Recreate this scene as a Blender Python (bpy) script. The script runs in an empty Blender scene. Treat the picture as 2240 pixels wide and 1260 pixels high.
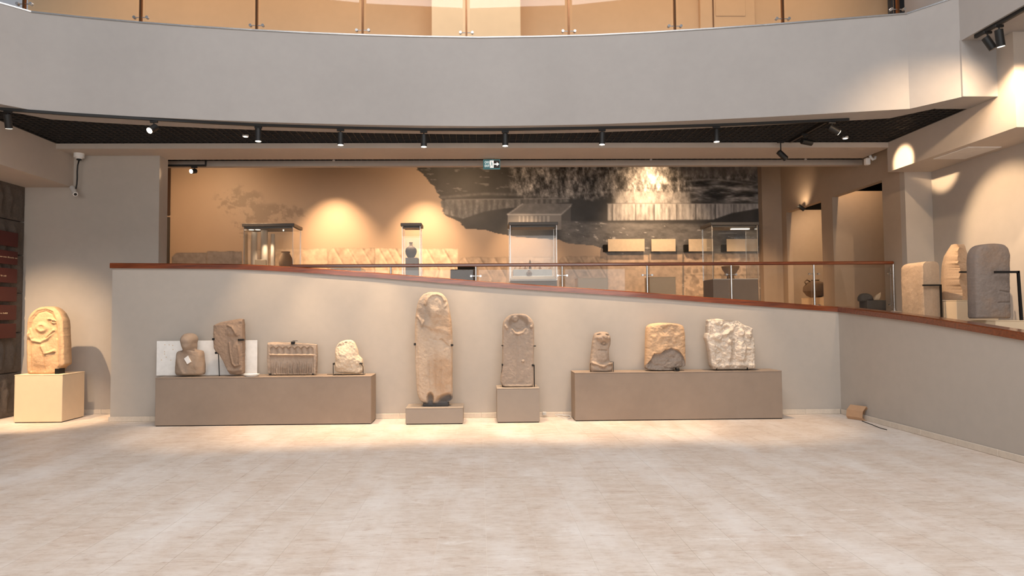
import bpy, math, random
import numpy as np
from mathutils import Vector, Matrix

random.seed(7)
rng = np.random.RandomState(11)
scene = bpy.context.scene
COL = scene.collection

# ------------------------------------------------------------------ camera
F = 1450.0; EYE = 1.5; PX, PY = 1080.0, 630.0; ROLL = 0.0075
_dx, _du = 1047 - PX, -(690 - PY)
_x = _dx*math.cos(ROLL) + _du*math.sin(ROLL); _u = -_dx*math.sin(ROLL) + _du*math.cos(ROLL)
PITCH = math.atan(-_u/F); YAW = math.atan(-_x*math.cos(PITCH)/F)

cam_data = bpy.data.cameras.new('camera'); cam = bpy.data.objects.new('camera', cam_data)
COL.objects.link(cam)
cam.location = (0, 0, EYE)
cam.rotation_euler = (Matrix.Rotation(-YAW, 3, 'Z') @ Matrix.Rotation(math.pi/2 + PITCH, 3, 'X') @ Matrix.Rotation(-ROLL, 3, 'Z')).to_euler()
cam_data.sensor_width = 36.0; cam_data.lens = F/2240*36.0
cam_data.shift_x = (1120 - PX)/2240.0
cam_data.clip_end = 200
scene.camera = cam

# ------------------------------------------------------------------ world, exposure, main light
scene.view_settings.view_transform = 'Standard'
scene.view_settings.look = 'None'
scene.view_settings.gamma = 1.0
scene.view_settings.use_curve_mapping = False
scene.view_settings.exposure = 0.0
world = bpy.data.worlds.new('world'); scene.world = world; world.use_nodes = True
world.node_tree.nodes['Background'].inputs['Color'].default_value = (0.86, 0.88, 0.95, 1)
world.node_tree.nodes['Background'].inputs['Strength'].default_value = 0.36

WARM = (1.0, 0.70, 0.43)
def area_light(name, loc, target, sx, sy, power, color):
    d = bpy.data.lights.new(name, 'AREA'); d.shape = 'RECTANGLE'; d.size = sx; d.size_y = sy
    d.energy = power; d.color = color
    o = bpy.data.objects.new(name, d); COL.objects.link(o); o.location = loc
    o.rotation_euler = (Vector(target) - Vector(loc)).to_track_quat('-Z', 'Y').to_euler()
    return o
def spot_light(name, loc, target, power, angle, blend=0.5, color=WARM, radius=0.03, parent=None):
    d = bpy.data.lights.new(name, 'SPOT'); d.energy = power; d.color = color
    d.spot_size = math.radians(angle); d.spot_blend = blend; d.shadow_soft_size = radius
    o = bpy.data.objects.new(name, d); COL.objects.link(o); o.location = loc
    o.rotation_euler = (Vector(target) - Vector(loc)).to_track_quat('-Z', 'Y').to_euler()
    if parent is not None:
        o.parent = parent; o.location = Vector(loc) - ORG[parent.name]
    return o
area_light('skylight_daylight', (0.3, 2.2, 10.5), (0.3, 2.6, 0), 7, 5, 900, (1.0, 0.98, 0.97))
area_light('behind_camera_fill', (0, -6.0, 3.0), (0, 10, 2.6), 12, 4.5, 680, (1.0, 0.96, 0.92))  # unseen soft fill added behind the camera to lift the back walls
area_light('gallery_ceiling_light', (0, 10.2, 7.6), (0, 11.0, 5.4), 13, 0.8, 85, (1.0, 0.62, 0.33))

# ------------------------------------------------------------------ projection helpers (photo pixel -> point on a plane)
def ray(px, py):
    a = (px-PX)/F; b = (PY-py)/F
    x = a*math.cos(ROLL) + b*math.sin(ROLL); u = -a*math.sin(ROLL) + b*math.cos(ROLL)
    f = math.cos(PITCH) - u*math.sin(PITCH); z = math.sin(PITCH) + u*math.cos(PITCH)
    return (x*math.cos(YAW) + f*math.sin(YAW), -x*math.sin(YAW) + f*math.cos(YAW), z)
def U(px, py, X=None, Y=None, Z=None):
    r = ray(px, py)
    t = (Y/r[1]) if Y is not None else ((Z-EYE)/r[2] if Z is not None else X/r[0])
    return Vector((r[0]*t, r[1]*t, EYE + r[2]*t))

# ------------------------------------------------------------------ materials
def s2l(c):
    return tuple(((v/255)/12.92 if v/255 <= 0.04045 else ((v/255+0.055)/1.055)**2.4) for v in c)
class NT:
    def __init__(s, name):
        s.m = bpy.data.materials.new(name); s.m.use_nodes = True
        s.n = s.m.node_tree.nodes; s.l = s.m.node_tree.links
        s.b = s.n['Principled BSDF']; s.out = s.n['Material Output']
    def add(s, t, **k):
        o = s.n.new(t)
        for a, v in k.items():
            if a.startswith('i_'):
                key = a[2:]; key = int(key) if key.isdigit() else key.replace('_', ' ')
                o.inputs[key].default_value = v
            else: setattr(o, a, v)
        return o
    def link(s, a, b): s.l.new(a, b)
    def pos(s, scale=(1, 1, 1)):
        g = s.add('ShaderNodeNewGeometry'); mp = s.add('ShaderNodeMapping'); mp.inputs['Scale'].default_value = scale
        s.link(g.outputs['Position'], mp.inputs['Vector']); return mp.outputs['Vector']
    def noise(s, vec, scale, detail=4, rough=0.55):
        n = s.add('ShaderNodeTexNoise'); n.inputs['Scale'].default_value = scale
        n.inputs['Detail'].default_value = detail; n.inputs['Roughness'].default_value = rough
        s.link(vec, n.inputs['Vector']); return n.outputs['Fac']
    def ramp(s, fac, stops):
        r = s.add('ShaderNodeValToRGB'); e = r.color_ramp.elements
        e[0].position = stops[0][0]; e[0].color = (*stops[0][1], 1)
        e[1].position = stops[-1][0]; e[1].color = (*stops[-1][1], 1)
        for p, c in stops[1:-1]:
            q = e.new(p); q.color = (*c, 1)
        s.link(fac, r.inputs['Fac']); return r.outputs['Color']
    def mix(s, fac, a, b, mode='MIX'):
        m = s.add('ShaderNodeMixRGB', blend_type=mode)
        for i, v in ((0, fac), (1, a), (2, b)):
            if hasattr(v, 'links') or hasattr(v, 'is_linked'): s.link(v, m.inputs[i])
            else: m.inputs[i].default_value = v if i == 0 else (*v, 1)
        return m.outputs[0]
    def bump(s, h, strength, dist=0.01):
        b = s.add('ShaderNodeBump'); b.inputs['Strength'].default_value = strength; b.inputs['Distance'].default_value = dist
        s.link(h, b.inputs['Height']); s.link(b.outputs['Normal'], s.b.inputs['Normal'])
def sc(c, k): return tuple(min(1, v*k) for v in c)

def paint(name, rgb, rough=0.85, var=0.06, bump=0.15, coarse=0.35):
    t = NT(name); c = s2l(rgb); v = t.pos()
    n1 = t.noise(v, coarse*2, 3); n2 = t.noise(v, 9, 5)
    a = t.ramp(n1, [(0.3, sc(c, 1-var)), (0.7, sc(c, 1+var))])
    a = t.mix(0.25, a, t.ramp(n2, [(0.35, sc(c, 1-var)), (0.65, sc(c, 1+var))]))
    t.link(a, t.b.inputs['Base Color']); t.b.inputs['Roughness'].default_value = rough
    t.bump(t.noise(v, 220, 2), bump, 0.002)
    return t.m
def plain(name, rgb, rough=0.5, metal=0.0, emit=None, estr=0.0, var=0.05):
    t = NT(name); c = s2l(rgb)
    a = t.ramp(t.noise(t.pos(), 14, 3), [(0.3, sc(c, 1-var)), (0.7, sc(c, 1+var))])
    t.link(a, t.b.inputs['Base Color'])
    t.b.inputs['Roughness'].default_value = rough; t.b.inputs['Metallic'].default_value = metal
    if emit: t.b.inputs['Emission Color'].default_value = (*emit, 1); t.b.inputs['Emission Strength'].default_value = estr
    return t.m
def stone(name, rgb, dark=0.72, light=1.18, bump=0.5, scale=6.0, warm=None, tone=None):
    t = NT(name); c = s2l(rgb); v = t.pos(); v2 = t.pos((1, 1, 0.35))
    n1 = t.noise(v2, scale, 6, 0.6); n2 = t.noise(v, scale*7, 5, 0.65); n3 = t.noise(v, 60, 3)
    a = t.ramp(n1, [(0.28, sc(c, dark)), (0.5, c), (0.72, sc(c, light))])
    b = t.ramp(n2, [(0.3, sc(c, dark)), (0.55, c), (0.75, sc(c, light*1.05))])
    a = t.mix(0.4, a, b)
    if warm: a = t.mix(t.ramp(t.noise(v, 2.2, 4), [(0.48, (0, 0, 0)), (0.62, (0.6, 0.6, 0.6))]), a, s2l(warm))
    if tone:
        at = t.add('ShaderNodeAttribute', attribute_name='tone'); a = t.mix(at.outputs['Fac'], a, t.mix(0.5, s2l(tone), t.ramp(n2, [(0.3, sc(s2l(tone), .7)), (0.7, sc(s2l(tone), 1.3))])))
    t.link(a, t.b.inputs['Base Color']); t.b.inputs['Roughness'].default_value = 0.88
    h = t.add('ShaderNodeMath', operation='ADD'); t.link(n2, h.inputs[0]); t.link(n3, h.inputs[1])
    t.bump(h.outputs[0], bump, 0.006)
    return t.m

M = {}
M['wall'] = paint('wall_paint_taupe', (176, 167, 157))
M['fascia'] = paint('balcony_paint_taupe', (158, 153, 149))
M['beam'] = paint('beam_paint_taupe', (184, 172, 160))
M['rear'] = paint('rear_wall_paint', (172, 154, 136))
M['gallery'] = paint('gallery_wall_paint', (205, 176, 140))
M['gallery_lit'] = paint('gallery_paint_lit_pillar', (244, 214, 172))  # lighter copy of the gallery paint, lamp light put into the pillar colour
M['bench'] = paint('display_bench_paint', (142, 125, 110), 0.7, 0.10, 0.1, 0.8)
M['block_base'] = paint('plinth_grey_paint', (150, 138, 126), 0.7)
M['cream'] = paint('cream_plinth_paint', (218, 194, 162), 0.7)
M['skirting'] = stone('skirting_stone', (205, 192, 176), 0.85, 1.1, 0.15, 5)
M['black'] = plain('black_metal', (16, 15, 14), 0.55, 0.0)
M['grid'] = plain('black_ceiling_grid', (46, 42, 39), 0.6)
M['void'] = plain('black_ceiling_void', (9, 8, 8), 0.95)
M['iron'] = plain('black_iron_bracket', (22, 20, 19), 0.5, 0.3)
M['steel'] = plain('brushed_steel', (200, 198, 195), 0.25, 1.0)
M['bronze'] = plain('dark_steel_post', (120, 85, 60), 0.25, 1.0)
M['lid'] = plain('case_lid_grey', (92, 88, 84), 0.45, 0.3)
M['white'] = plain('white_board', (232, 229, 224), 0.6)
M['whiteplastic'] = plain('white_plastic', (225, 222, 218), 0.4)
M['panel'] = plain('cream_info_panel', (226, 208, 180), 0.6)
M['cardboard'] = plain('cardboard_brown', (176, 140, 108), 0.9)
M['red'] = plain('dark_red_panel', (74, 22, 15), 0.6, var=0.02)
M['lettering'] = plain('cream_lettering', (205, 180, 150), 0.8)
M['teal'] = plain('exit_sign_teal', (70, 120, 125), 0.5, emit=s2l((70, 130, 135)), estr=0.35)
M['signdark'] = plain('exit_sign_dark', (52, 44, 40), 0.5)
M['signwhite'] = plain('exit_sign_white', (245, 245, 240), 0.5, emit=(0.9, 0.9, 0.88), estr=0.6)
M['lens'] = plain('lamp_lens_lit', (255, 240, 215), 0.3, emit=(1.0, 0.86, 0.66), estr=9)
M['lens_dim'] = plain('recessed_lamp_lit', (255, 245, 230), 0.3, emit=(1.0, 0.92, 0.8), estr=2.2)
M['caselight'] = plain('case_lamp_lit', (255, 250, 240), 0.3, emit=(1.0, 0.9, 0.75), estr=1.6)
M['diffuser'] = plain('ceiling_panel_off', (205, 200, 196), 0.5)
M['clay'] = stone('fired_clay', (150, 116, 84), 0.75, 1.15, 0.2, 9)
M['clay_dark'] = stone('dark_clay', (104, 84, 66), 0.7, 1.2, 0.2, 9)
M['dark_stone'] = stone('dark_basalt', (78, 74, 72), 0.7, 1.3, 0.5, 8)
M['brownstrip'] = plain('mural_edge_brown', (70, 50, 38), 0.8)
M['darkstrip'] = plain('mural_edge_grey', (72, 66, 62), 0.8)
M['cable'] = plain('white_cable', (190, 188, 184), 0.5)

def wood():
    t = NT('varnished_red_wood')
    v = t.pos((0.6, 6, 9)); n = t.noise(v, 5, 5, 0.6)
    c = t.ramp(n, [(0.3, s2l((84, 38, 17))), (0.55, s2l((118, 58, 28))), (0.75, s2l((134, 70, 37)))])
    t.link(c, t.b.inputs['Base Color']); t.b.inputs['Roughness'].default_value = 0.28
    t.b.inputs['Coat Weight'].default_value = 0.5; t.b.inputs['Coat Roughness'].default_value = 0.12
    return t.m
M['wood'] = wood()

def glass(name, tint=(0.97, 0.985, 0.975), refl=1.0):
    t = NT(name); t.n.remove(t.b)
    tr = t.add('ShaderNodeBsdfTransparent'); tr.inputs['Color'].default_value = (*tint, 1)
    gl = t.add('ShaderNodeBsdfGlossy'); gl.inputs['Roughness'].default_value = 0.015
    fr = t.add('ShaderNodeFresnel'); fr.inputs['IOR'].default_value = 1.45
    mul = t.add('ShaderNodeMath', operation='MULTIPLY'); mul.inputs[1].default_value = refl
    mx = t.add('ShaderNodeMixShader')
    t.link(fr.outputs[0], mul.inputs[0]); t.link(mul.outputs[0], mx.inputs[0])
    t.link(tr.outputs[0], mx.inputs[1]); t.link(gl.outputs[0], mx.inputs[2]); t.link(mx.outputs[0], t.out.inputs['Surface'])
    return t.m
M['glass'] = glass('clear_glass', (0.982, 0.985, 0.980), 0.6)

TILE = 0.325; TX0 = 0.041
def floor_mat():
    t = NT('travertine_floor_tile')
    g = t.add('ShaderNodeNewGeometry')
    # per-tile tint
    sep = t.add('ShaderNodeSeparateXYZ'); t.link(g.outputs['Position'], sep.inputs[0])
    def cell(o, off):
        a = t.add('ShaderNodeMath', operation='SUBTRACT'); t.link(o, a.inputs[0]); a.inputs[1].default_value = off
        b = t.add('ShaderNodeMath', operation='DIVIDE'); t.link(a.outputs[0], b.inputs[0]); b.inputs[1].default_value = TILE
        c = t.add('ShaderNodeMath', operation='FLOOR'); t.link(b.outputs[0], c.inputs[0]); return c.outputs[0]
    cmb = t.add('ShaderNodeCombineXYZ'); t.link(cell(sep.outputs[0], TX0), cmb.inputs[0]); t.link(cell(sep.outputs[1], 0), cmb.inputs[1])
    wn = t.add('ShaderNodeTexWhiteNoise', noise_dimensions='3D'); t.link(cmb.outputs[0], wn.inputs['Vector'])
    # streaks: offset the noise per tile a little
    off = t.add('ShaderNodeVectorMath', operation='SCALE'); t.link(wn.outputs['Color'], off.inputs[0]); off.inputs['Scale'].default_value = 0.10
    addv = t.add('ShaderNodeVectorMath', operation='ADD'); t.link(g.outputs['Position'], addv.inputs[0]); t.link(off.outputs[0], addv.inputs[1])
    mp = t.add('ShaderNodeMapping'); mp.inputs['Scale'].default_value = (1.5, 4.2, 1); t.link(addv.outputs[0], mp.inputs['Vector'])
    n1 = t.noise(mp.outputs[0], 2.6, 8, 0.66)
    mp2 = t.add('ShaderNodeMapping'); mp2.inputs['Scale'].default_value = (4, 12, 1); t.link(g.outputs['Position'], mp2.inputs['Vector'])
    n2 = t.noise(mp2.outputs[0], 3.0, 6, 0.7)
    base = t.ramp(n1, [(0.26, s2l((162, 138, 120))), (0.42, s2l((196, 177, 161))), (0.55, s2l((211, 198, 186))), (0.75, s2l((226, 217, 208)))])
    fine = t.ramp(n2, [(0.3, s2l((152, 128, 111))), (0.46, s2l((204, 189, 175))), (0.8, s2l((224, 214, 204)))])
    c = t.mix(0.5, base, fine)
    tint = t.ramp(wn.outputs['Value'], [(0.0, s2l((205, 178, 158))), (0.25, s2l((216, 200, 186))), (1.0, s2l((214, 202, 190)))])
    c = t.mix(0.16, c, tint)
    # scuffed, dusty patches
    mp3 = t.add('ShaderNodeMapping'); mp3.inputs['Scale'].default_value = (1.3, 0.45, 1); t.link(g.outputs['Position'], mp3.inputs['Vector'])
    n3 = t.noise(mp3.outputs[0], 1.5, 6, 0.6)
    dust = t.ramp(n3, [(0.45, (0, 0, 0)), (0.7, (0.5, 0.5, 0.5))])
    c = t.mix(dust, c, s2l((234, 230, 226)))
    mp4 = t.add('ShaderNodeMapping'); mp4.inputs['Scale'].default_value = (1.6, 3.4, 1); t.link(g.outputs['Position'], mp4.inputs['Vector'])
    n4 = t.noise(mp4.outputs[0], 3.4, 9, 0.78)
    c = t.mix(t.ramp(n4, [(0.56, (0, 0, 0)), (0.68, (0.6, 0.6, 0.6))]), c, s2l((172, 140, 120)))
    mp5 = t.add('ShaderNodeMapping'); mp5.inputs['Scale'].default_value = (0.9, 2.2, 1); mp5.inputs['Location'].default_value = (7, 3, 0); t.link(g.outputs['Position'], mp5.inputs['Vector'])
    c = t.mix(t.ramp(t.noise(mp5.outputs[0], 3.0, 9, 0.75), [(0.58, (0, 0, 0)), (0.68, (0.55, 0.55, 0.55))]), c, s2l((236, 230, 224)))
    t.link(c, t.b.inputs['Base Color'])
    rr = t.add('ShaderNodeMapRange'); rr.inputs['To Min'].default_value = 0.42; rr.inputs['To Max'].default_value = 0.66
    t.link(n3, rr.inputs['Value']); t.link(rr.outputs[0], t.b.inputs['Roughness'])
    t.bump(n2, 0.12, 0.003)
    return t.m
M['tile'] = floor_mat()
M['grout'] = paint('floor_grout', (226, 216, 205), 0.8)

def vcol_mat(name, rough=0.8):
    t = NT(name); a = t.add('ShaderNodeAttribute', attribute_name='print')
    t.link(a.outputs['Color'], t.b.inputs['Base Color']); t.b.inputs['Roughness'].default_value = rough
    return t.m
M['mural'] = vcol_mat('mural_print', 0.5)

# ------------------------------------------------------------------ mesh helpers
ORG = {}
class MB:
    def __init__(s): s.v = []; s.f = []
    def add(s, vs, fs):
        b = len(s.v); s.v += [tuple(p) for p in vs]; s.f += [tuple(b+i for i in q) for q in fs]; return s
    def box(s, x0, x1, y0, y1, z0, z1, bev=0.0):
        if x0 > x1: x0, x1 = x1, x0
        if y0 > y1: y0, y1 = y1, y0
        if z0 > z1: z0, z1 = z1, z0
        if bev <= 0:
            vs = [(x, y, z) for z in (z0, z1) for x, y in ((x0, y0), (x1, y0), (x1, y1), (x0, y1))]
            return s.add(vs, [(3, 2, 1, 0), (4, 5, 6, 7), (0, 1, 5, 4), (1, 2, 6, 5), (2, 3, 7, 6), (3, 0, 4, 7)])
        b = bev
        ring = [(x0+b, y0), (x1-b, y0), (x1, y0+b), (x1, y1-b), (x1-b, y1), (x0+b, y1), (x0, y1-b), (x0, y0+b)]
        cx, cy = (x0+x1)/2, (y0+y1)/2
        def shr(p): return (max(x0+b, min(x1-b, p[0])), max(y0+b, min(y1-b, p[1])))
        inner = [shr(p) for p in ring]
        vs = [(*p, z0) for p in inner] + [(*p, z0+b) for p in ring] + [(*p, z1-b) for p in ring] + [(*p, z1) for p in inner]
        fs = [tuple(reversed(range(8)))] + [tuple(range(24, 32))]
        for k in range(3):
            for i in range(8):
                j = (i+1) % 8; fs.append((k*8+i, k*8+j, k*8+8+j, k*8+8+i))
        return s.add(vs, fs)
    def prism(s, poly, z0, z1):
        n = len(poly); vs = [(*p, z0) for p in poly] + [(*p, z1) for p in poly]
        fs = [tuple(reversed(range(n))), tuple(range(n, 2*n))] + [(i, (i+1) % n, n+(i+1) % n, n+i) for i in range(n)]
        return s.add(vs, fs)
    def cyl(s, a, b, r, r2=None, n=12, caps=True):
        a = Vector(a); b = Vector(b); r2 = r if r2 is None else r2
        d = (b-a).normalized(); q = d.to_track_quat('Z', 'Y')
        vs = []
        for c, rad in ((a, r), (b, r2)):
            for i in range(n):
                t = 2*math.pi*i/n; vs.append(c + q @ Vector((rad*math.cos(t), rad*math.sin(t), 0)))
        fs = [(i, (i+1) % n, n+(i+1) % n, n+i) for i in range(n)]
        if caps: fs += [tuple(reversed(range(n))), tuple(range(n, 2*n))]
        return s.add(vs, fs)
    def lathe(s, c, prof, n=28):
        cx, cy, cz = c; vs = []; fs = []
        for r, z in prof:
            for i in range(n):
                t = 2*math.pi*i/n; vs.append((cx+r*math.cos(t), cy+r*math.sin(t), cz+z))
        for k in range(len(prof)-1):
            for i in range(n):
                j = (i+1) % n; fs.append((k*n+i, k*n+j, k*n+n+j, k*n+n+i))
        fs.append(tuple(reversed(range(n)))); fs.append(tuple(range((len(prof)-1)*n, len(prof)*n)))
        return s.add(vs, fs)
    def tube(s, pts, r, n=8):
        pts = [Vector(p) for p in pts]; vs = []; fs = []
        for k, p in enumerate(pts):
            d = (pts[min(k+1, len(pts)-1)] - pts[max(k-1, 0)]).normalized(); q = d.to_track_quat('Z', 'Y')
            for i in range(n):
                t = 2*math.pi*i/n; vs.append(p + q @ Vector((r*math.cos(t), r*math.sin(t), 0)))
        for k in range(len(pts)-1):
            for i in range(n):
                j = (i+1) % n; fs.append((k*n+i, k*n+j, k*n+n+j, k*n+n+i))
        fs.append(tuple(reversed(range(n)))); fs.append(tuple(range((len(pts)-1)*n, len(pts)*n)))
        return s.add(vs, fs)

def obj(name, mb, mat, parent=None, smooth=False, **props):
    me = bpy.data.meshes.new(name)
    o0 = ORG[parent.name] if parent is not None else Vector((0, 0, 0))
    me.from_pydata([(p[0]-o0[0], p[1]-o0[1], p[2]-o0[2]) for p in mb.v], [], mb.f)
    me.update()
    if mat is not None: me.materials.append(M[mat] if isinstance(mat, str) else mat)
    if smooth:
        me.polygons.foreach_set('use_smooth', [True]*len(me.polygons))
        if smooth == 'auto': me.set_sharp_from_angle(angle=math.radians(35))
    o = bpy.data.objects.new(name, me); COL.objects.link(o)
    if parent is not None: o.parent = parent
    ORG[o.name] = o0.copy()
    for k, v in props.items(): o[k] = v
    return o
def thing(name, label, cat, loc, group=None):
    o = bpy.data.objects.new(name, None); COL.objects.link(o); o.location = loc; o.empty_display_size = 0.1
    ORG[o.name] = Vector(loc); o['label'] = label; o['category'] = cat
    if group: o['group'] = group
    return o
def tag(o, label, cat, group=None):
    o['label'] = label; o['category'] = cat
    if group: o['group'] = group
    return o
def struct(name, mb, mat, parent=None, **k):
    o = obj(name, mb, mat, parent, **k)
    if parent is None: o['kind'] = 'structure'
    return o

# value noise (numpy)
def vnoise(x, y, seed=0):
    r = np.random.RandomState(seed); T = r.rand(256, 256)
    xi = np.floor(x).astype(int); yi = np.floor(y).astype(int); fx = x-xi; fy = y-yi
    fx = fx*fx*(3-2*fx); fy = fy*fy*(3-2*fy)
    a = T[yi % 256, xi % 256]; b = T[yi % 256, (xi+1) % 256]; c = T[(yi+1) % 256, xi % 256]; d = T[(yi+1) % 256, (xi+1) % 256]
    return (a*(1-fx)+b*fx)*(1-fy) + (c*(1-fx)+d*fx)*fy
def fbm(x, y, s, seed=0, oc=5, g=0.55):
    t = 0; a = 1; n = 0
    for k in range(oc):
        t = t + a*vnoise(x/s*2**k + 17.3*k, y/s*2**k + 5.1*k, seed+k); n += a; a *= g
    return t/n - 0.5
def sstep(a, b, x):
    t = np.clip((x-a)/(b-a), 0, 1); return t*t*(3-2*t)

# ------------------------------------------------------------------ carved stone builder
def chaikin(P, it):
    if it:
        Q = []; n = len(P); tau = 0.42
        for i in range(n):
            p0, p1, p2, p3 = (Vector(P[(i+k) % n]) for k in (-1, 0, 1, 2))
            L = (p2-p1).length
            m1 = (p2-p0); m2 = (p3-p1)
            m1 = m1.normalized()*min(L, (p1-p0).length)*2*tau if m1.length > 0 else m1
            m2 = m2.normalized()*min(L, (p3-p2).length)*2*tau if m2.length > 0 else m2
            for s_ in (0, .25, .5, .75):
                h1 = 2*s_**3-3*s_**2+1; h2 = s_**3-2*s_**2+s_; h3 = -2*s_**3+3*s_**2; h4 = s_**3-s_**2
                q = p1*h1+m1*h2+p2*h3+m2*h4; Q.append((q.x, q.y))
        return Q
    for _ in range(0):
        Q = []
        for i in range(len(P)):
            a, b = P[i], P[(i+1) % len(P)]
            Q += [(a[0]*.75+b[0]*.25, a[1]*.75+b[1]*.25), (a[0]*.25+b[0]*.75, a[1]*.25+b[1]*.75)]
        P = Q
    return P
def stroke(x, y, pts, w, amp):
    d = np.full(x.shape, 1e9)
    for (ax, ay), (bx, by) in zip(pts[:-1], pts[1:]):
        vx, vy = bx-ax, by-ay; L = vx*vx+vy*vy+1e-9
        t = np.clip(((x-ax)*vx+(y-ay)*vy)/L, 0, 1); d = np.minimum(d, np.hypot(x-ax-t*vx, y-ay-t*vy))
    return amp*np.exp(-(d/w)**2)
def ell(x, y, cx, cy, rx, ry, amp, ang=0.0, sharp=1.0):
    c, s = math.cos(ang), math.sin(ang); u = ((x-cx)*c+(y-cy)*s)/rx; v = (-(x-cx)*s+(y-cy)*c)/ry
    d = np.sqrt(u*u+v*v); return amp*(1-sstep(1-0.5*sharp, 1+0.3*sharp, d))
def carved(name, outline, Yc, half, relief=None, mat='stone_grey', parent=None, smooth_it=1, n=8.0, NC=70, step=1.0,
           jit=0.35, rough=0.004, seed=0, backflat=True, topn=1.6, round_top=0.5, rot=0.0, tone=None):
    """stone block: silhouette given in photo pixels on the plane Y=Yc-half, its own thickness, carved front"""
    P = chaikin(list(outline), smooth_it)
    ys = [p[1] for p in P]; y0, y1 = min(ys)+0.3, max(ys)-0.3
    NR = max(12, int((y1-y0)/step)); rows = np.linspace(y0, y1, NR)
    XL = np.zeros(NR); XR = np.zeros(NR)
    for k, yy in enumerate(rows):
        xs = []
        for i in range(len(P)):
            a, b = P[i], P[(i+1) % len(P)]
            if (a[1]-yy)*(b[1]-yy) <= 0 and a[1] != b[1]:
                xs.append(a[0]+(b[0]-a[0])*(yy-a[1])/(b[1]-a[1]))
        XL[k], XR[k] = min(xs), max(xs)
    yy = rows[:, None]*np.ones((1, NC)); u = np.linspace(-1, 1, NC)
    u = np.sign(u)*(1-(1-np.abs(u))**1.25)
    XL += jit*2*fbm(rows*0+3, rows, 7, seed+50)*1.6; XR += jit*2*fbm(rows*0+9, rows, 7, seed+60)*1.6
    xx = (XL[:, None]+XR[:, None])/2 + (XR-XL)[:, None]/2*u[None, :]
    W = (XR-XL); Wm = np.percentile(W, 80)
    sec = (1-np.abs(u)**n)**(1/n)
    kt = np.clip(W/Wm, 0.02, 1)**round_top
    vfrac = (rows-y0)/(y1-y0)
    endr = np.clip(np.minimum(vfrac, 1-vfrac)*(y1-y0)/6.0, 0, 1); endr = np.sqrt(np.clip(1-(1-endr)**2, 0.02, 1))
    T = half*kt*(0.75+0.25*endr)
    D = T[:, None]*sec[None, :]
    R = relief(xx, yy) if relief is not None else np.zeros_like(xx)
    edge = np.clip((1-np.abs(u))*6, 0, 1)[None, :]
    R = 1.45*R*edge + rough*1.3*(fbm(xx, yy, 9, seed)*2.2 + fbm(xx, yy, 3, seed+9)*1.1)
    Yf = Yc - half
    # pixel -> world on plane Yf (affine is accurate enough per-point: use exact rays)
    a = (xx-PX)/F; b = (PY-yy)/F
    X = a*math.cos(ROLL)+b*math.sin(ROLL); Uu = -a*math.sin(ROLL)+b*math.cos(ROLL)
    ff = math.cos(PITCH)-Uu*math.sin(PITCH); zz = math.sin(PITCH)+Uu*math.cos(PITCH)
    rx = X*math.cos(YAW)+ff*math.sin(YAW); ry = -X*math.sin(YAW)+ff*math.cos(YAW); t = Yf/ry
    WX = rx*t; WZ = EYE+zz*t
    FY = Yc - D - R; BY = Yc + D*0.98
    cx = WX.mean(); 
    if rot:
        c, s_ = math.cos(rot), math.sin(rot)
        def rt(xa, ya): return cx+(xa-cx)*c-(ya-Yc)*s_, Yc+(xa-cx)*s_+(ya-Yc)*c
        FX, FY = rt(WX, FY); BX, BY = rt(WX, BY)
    else: FX = BX = WX
    mb = MB()
    front = np.stack([FX, FY, WZ], -1).reshape(-1, 3); back = np.stack([BX, BY, WZ], -1).reshape(-1, 3)
    N = NR*NC
    mb.v = [tuple(p) for p in front.tolist()] + [tuple(p) for p in back.tolist()]
    idx = np.arange(N).reshape(NR, NC)
    f = np.stack([idx[:-1, :-1], idx[1:, :-1], idx[1:, 1:], idx[:-1, 1:]], -1).reshape(-1, 4)
    g = f[:, ::-1]+N
    fs = [tuple(q) for q in f.tolist()] + [tuple(q) for q in g.tolist()]
    L = idx[:, 0]; Rr = idx[:, -1]
    for k in range(NR-1):
        fs.append((L[k], L[k]+N, L[k+1]+N, L[k+1])); fs.append((Rr[k], Rr[k+1], Rr[k+1]+N, Rr[k]+N))
    for k in range(NC-1):
        t0 = idx[0]; fs.append((t0[k], t0[k+1], t0[k+1]+N, t0[k]+N)); t1 = idx[-1]; fs.append((t1[k], t1[k]+N, t1[k+1]+N, t1[k+1]))
    mb.f = [tuple(int(i) for i in q) for q in fs]
    o = obj(name, mb, mat, parent, smooth='auto')
    if tone is not None:
        tv = np.clip(tone(xx, yy), 0, 1).ravel(); tv = np.concatenate([tv, tv*0])
        at = o.data.color_attributes.new('tone', 'FLOAT_COLOR', 'POINT')
        at.data.foreach_set('color', np.stack([tv, tv, tv, tv*0+1], 1).ravel().astype(np.float32))
    return o

# =================================================================== SETTING
WY = 9.80            # face of the ramp parapet
RX = 5.38            # face of the right parapet
LX, LWY = -7.14, 10.6
ZS = 4.16            # height of the balcony soffit / black ceiling
ZU = 1.52            # level of the raised rear gallery
MY = 14.6            # mural wall
SX = 6.70            # side wall of the rear gallery
NX = 7.13            # right wall

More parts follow.
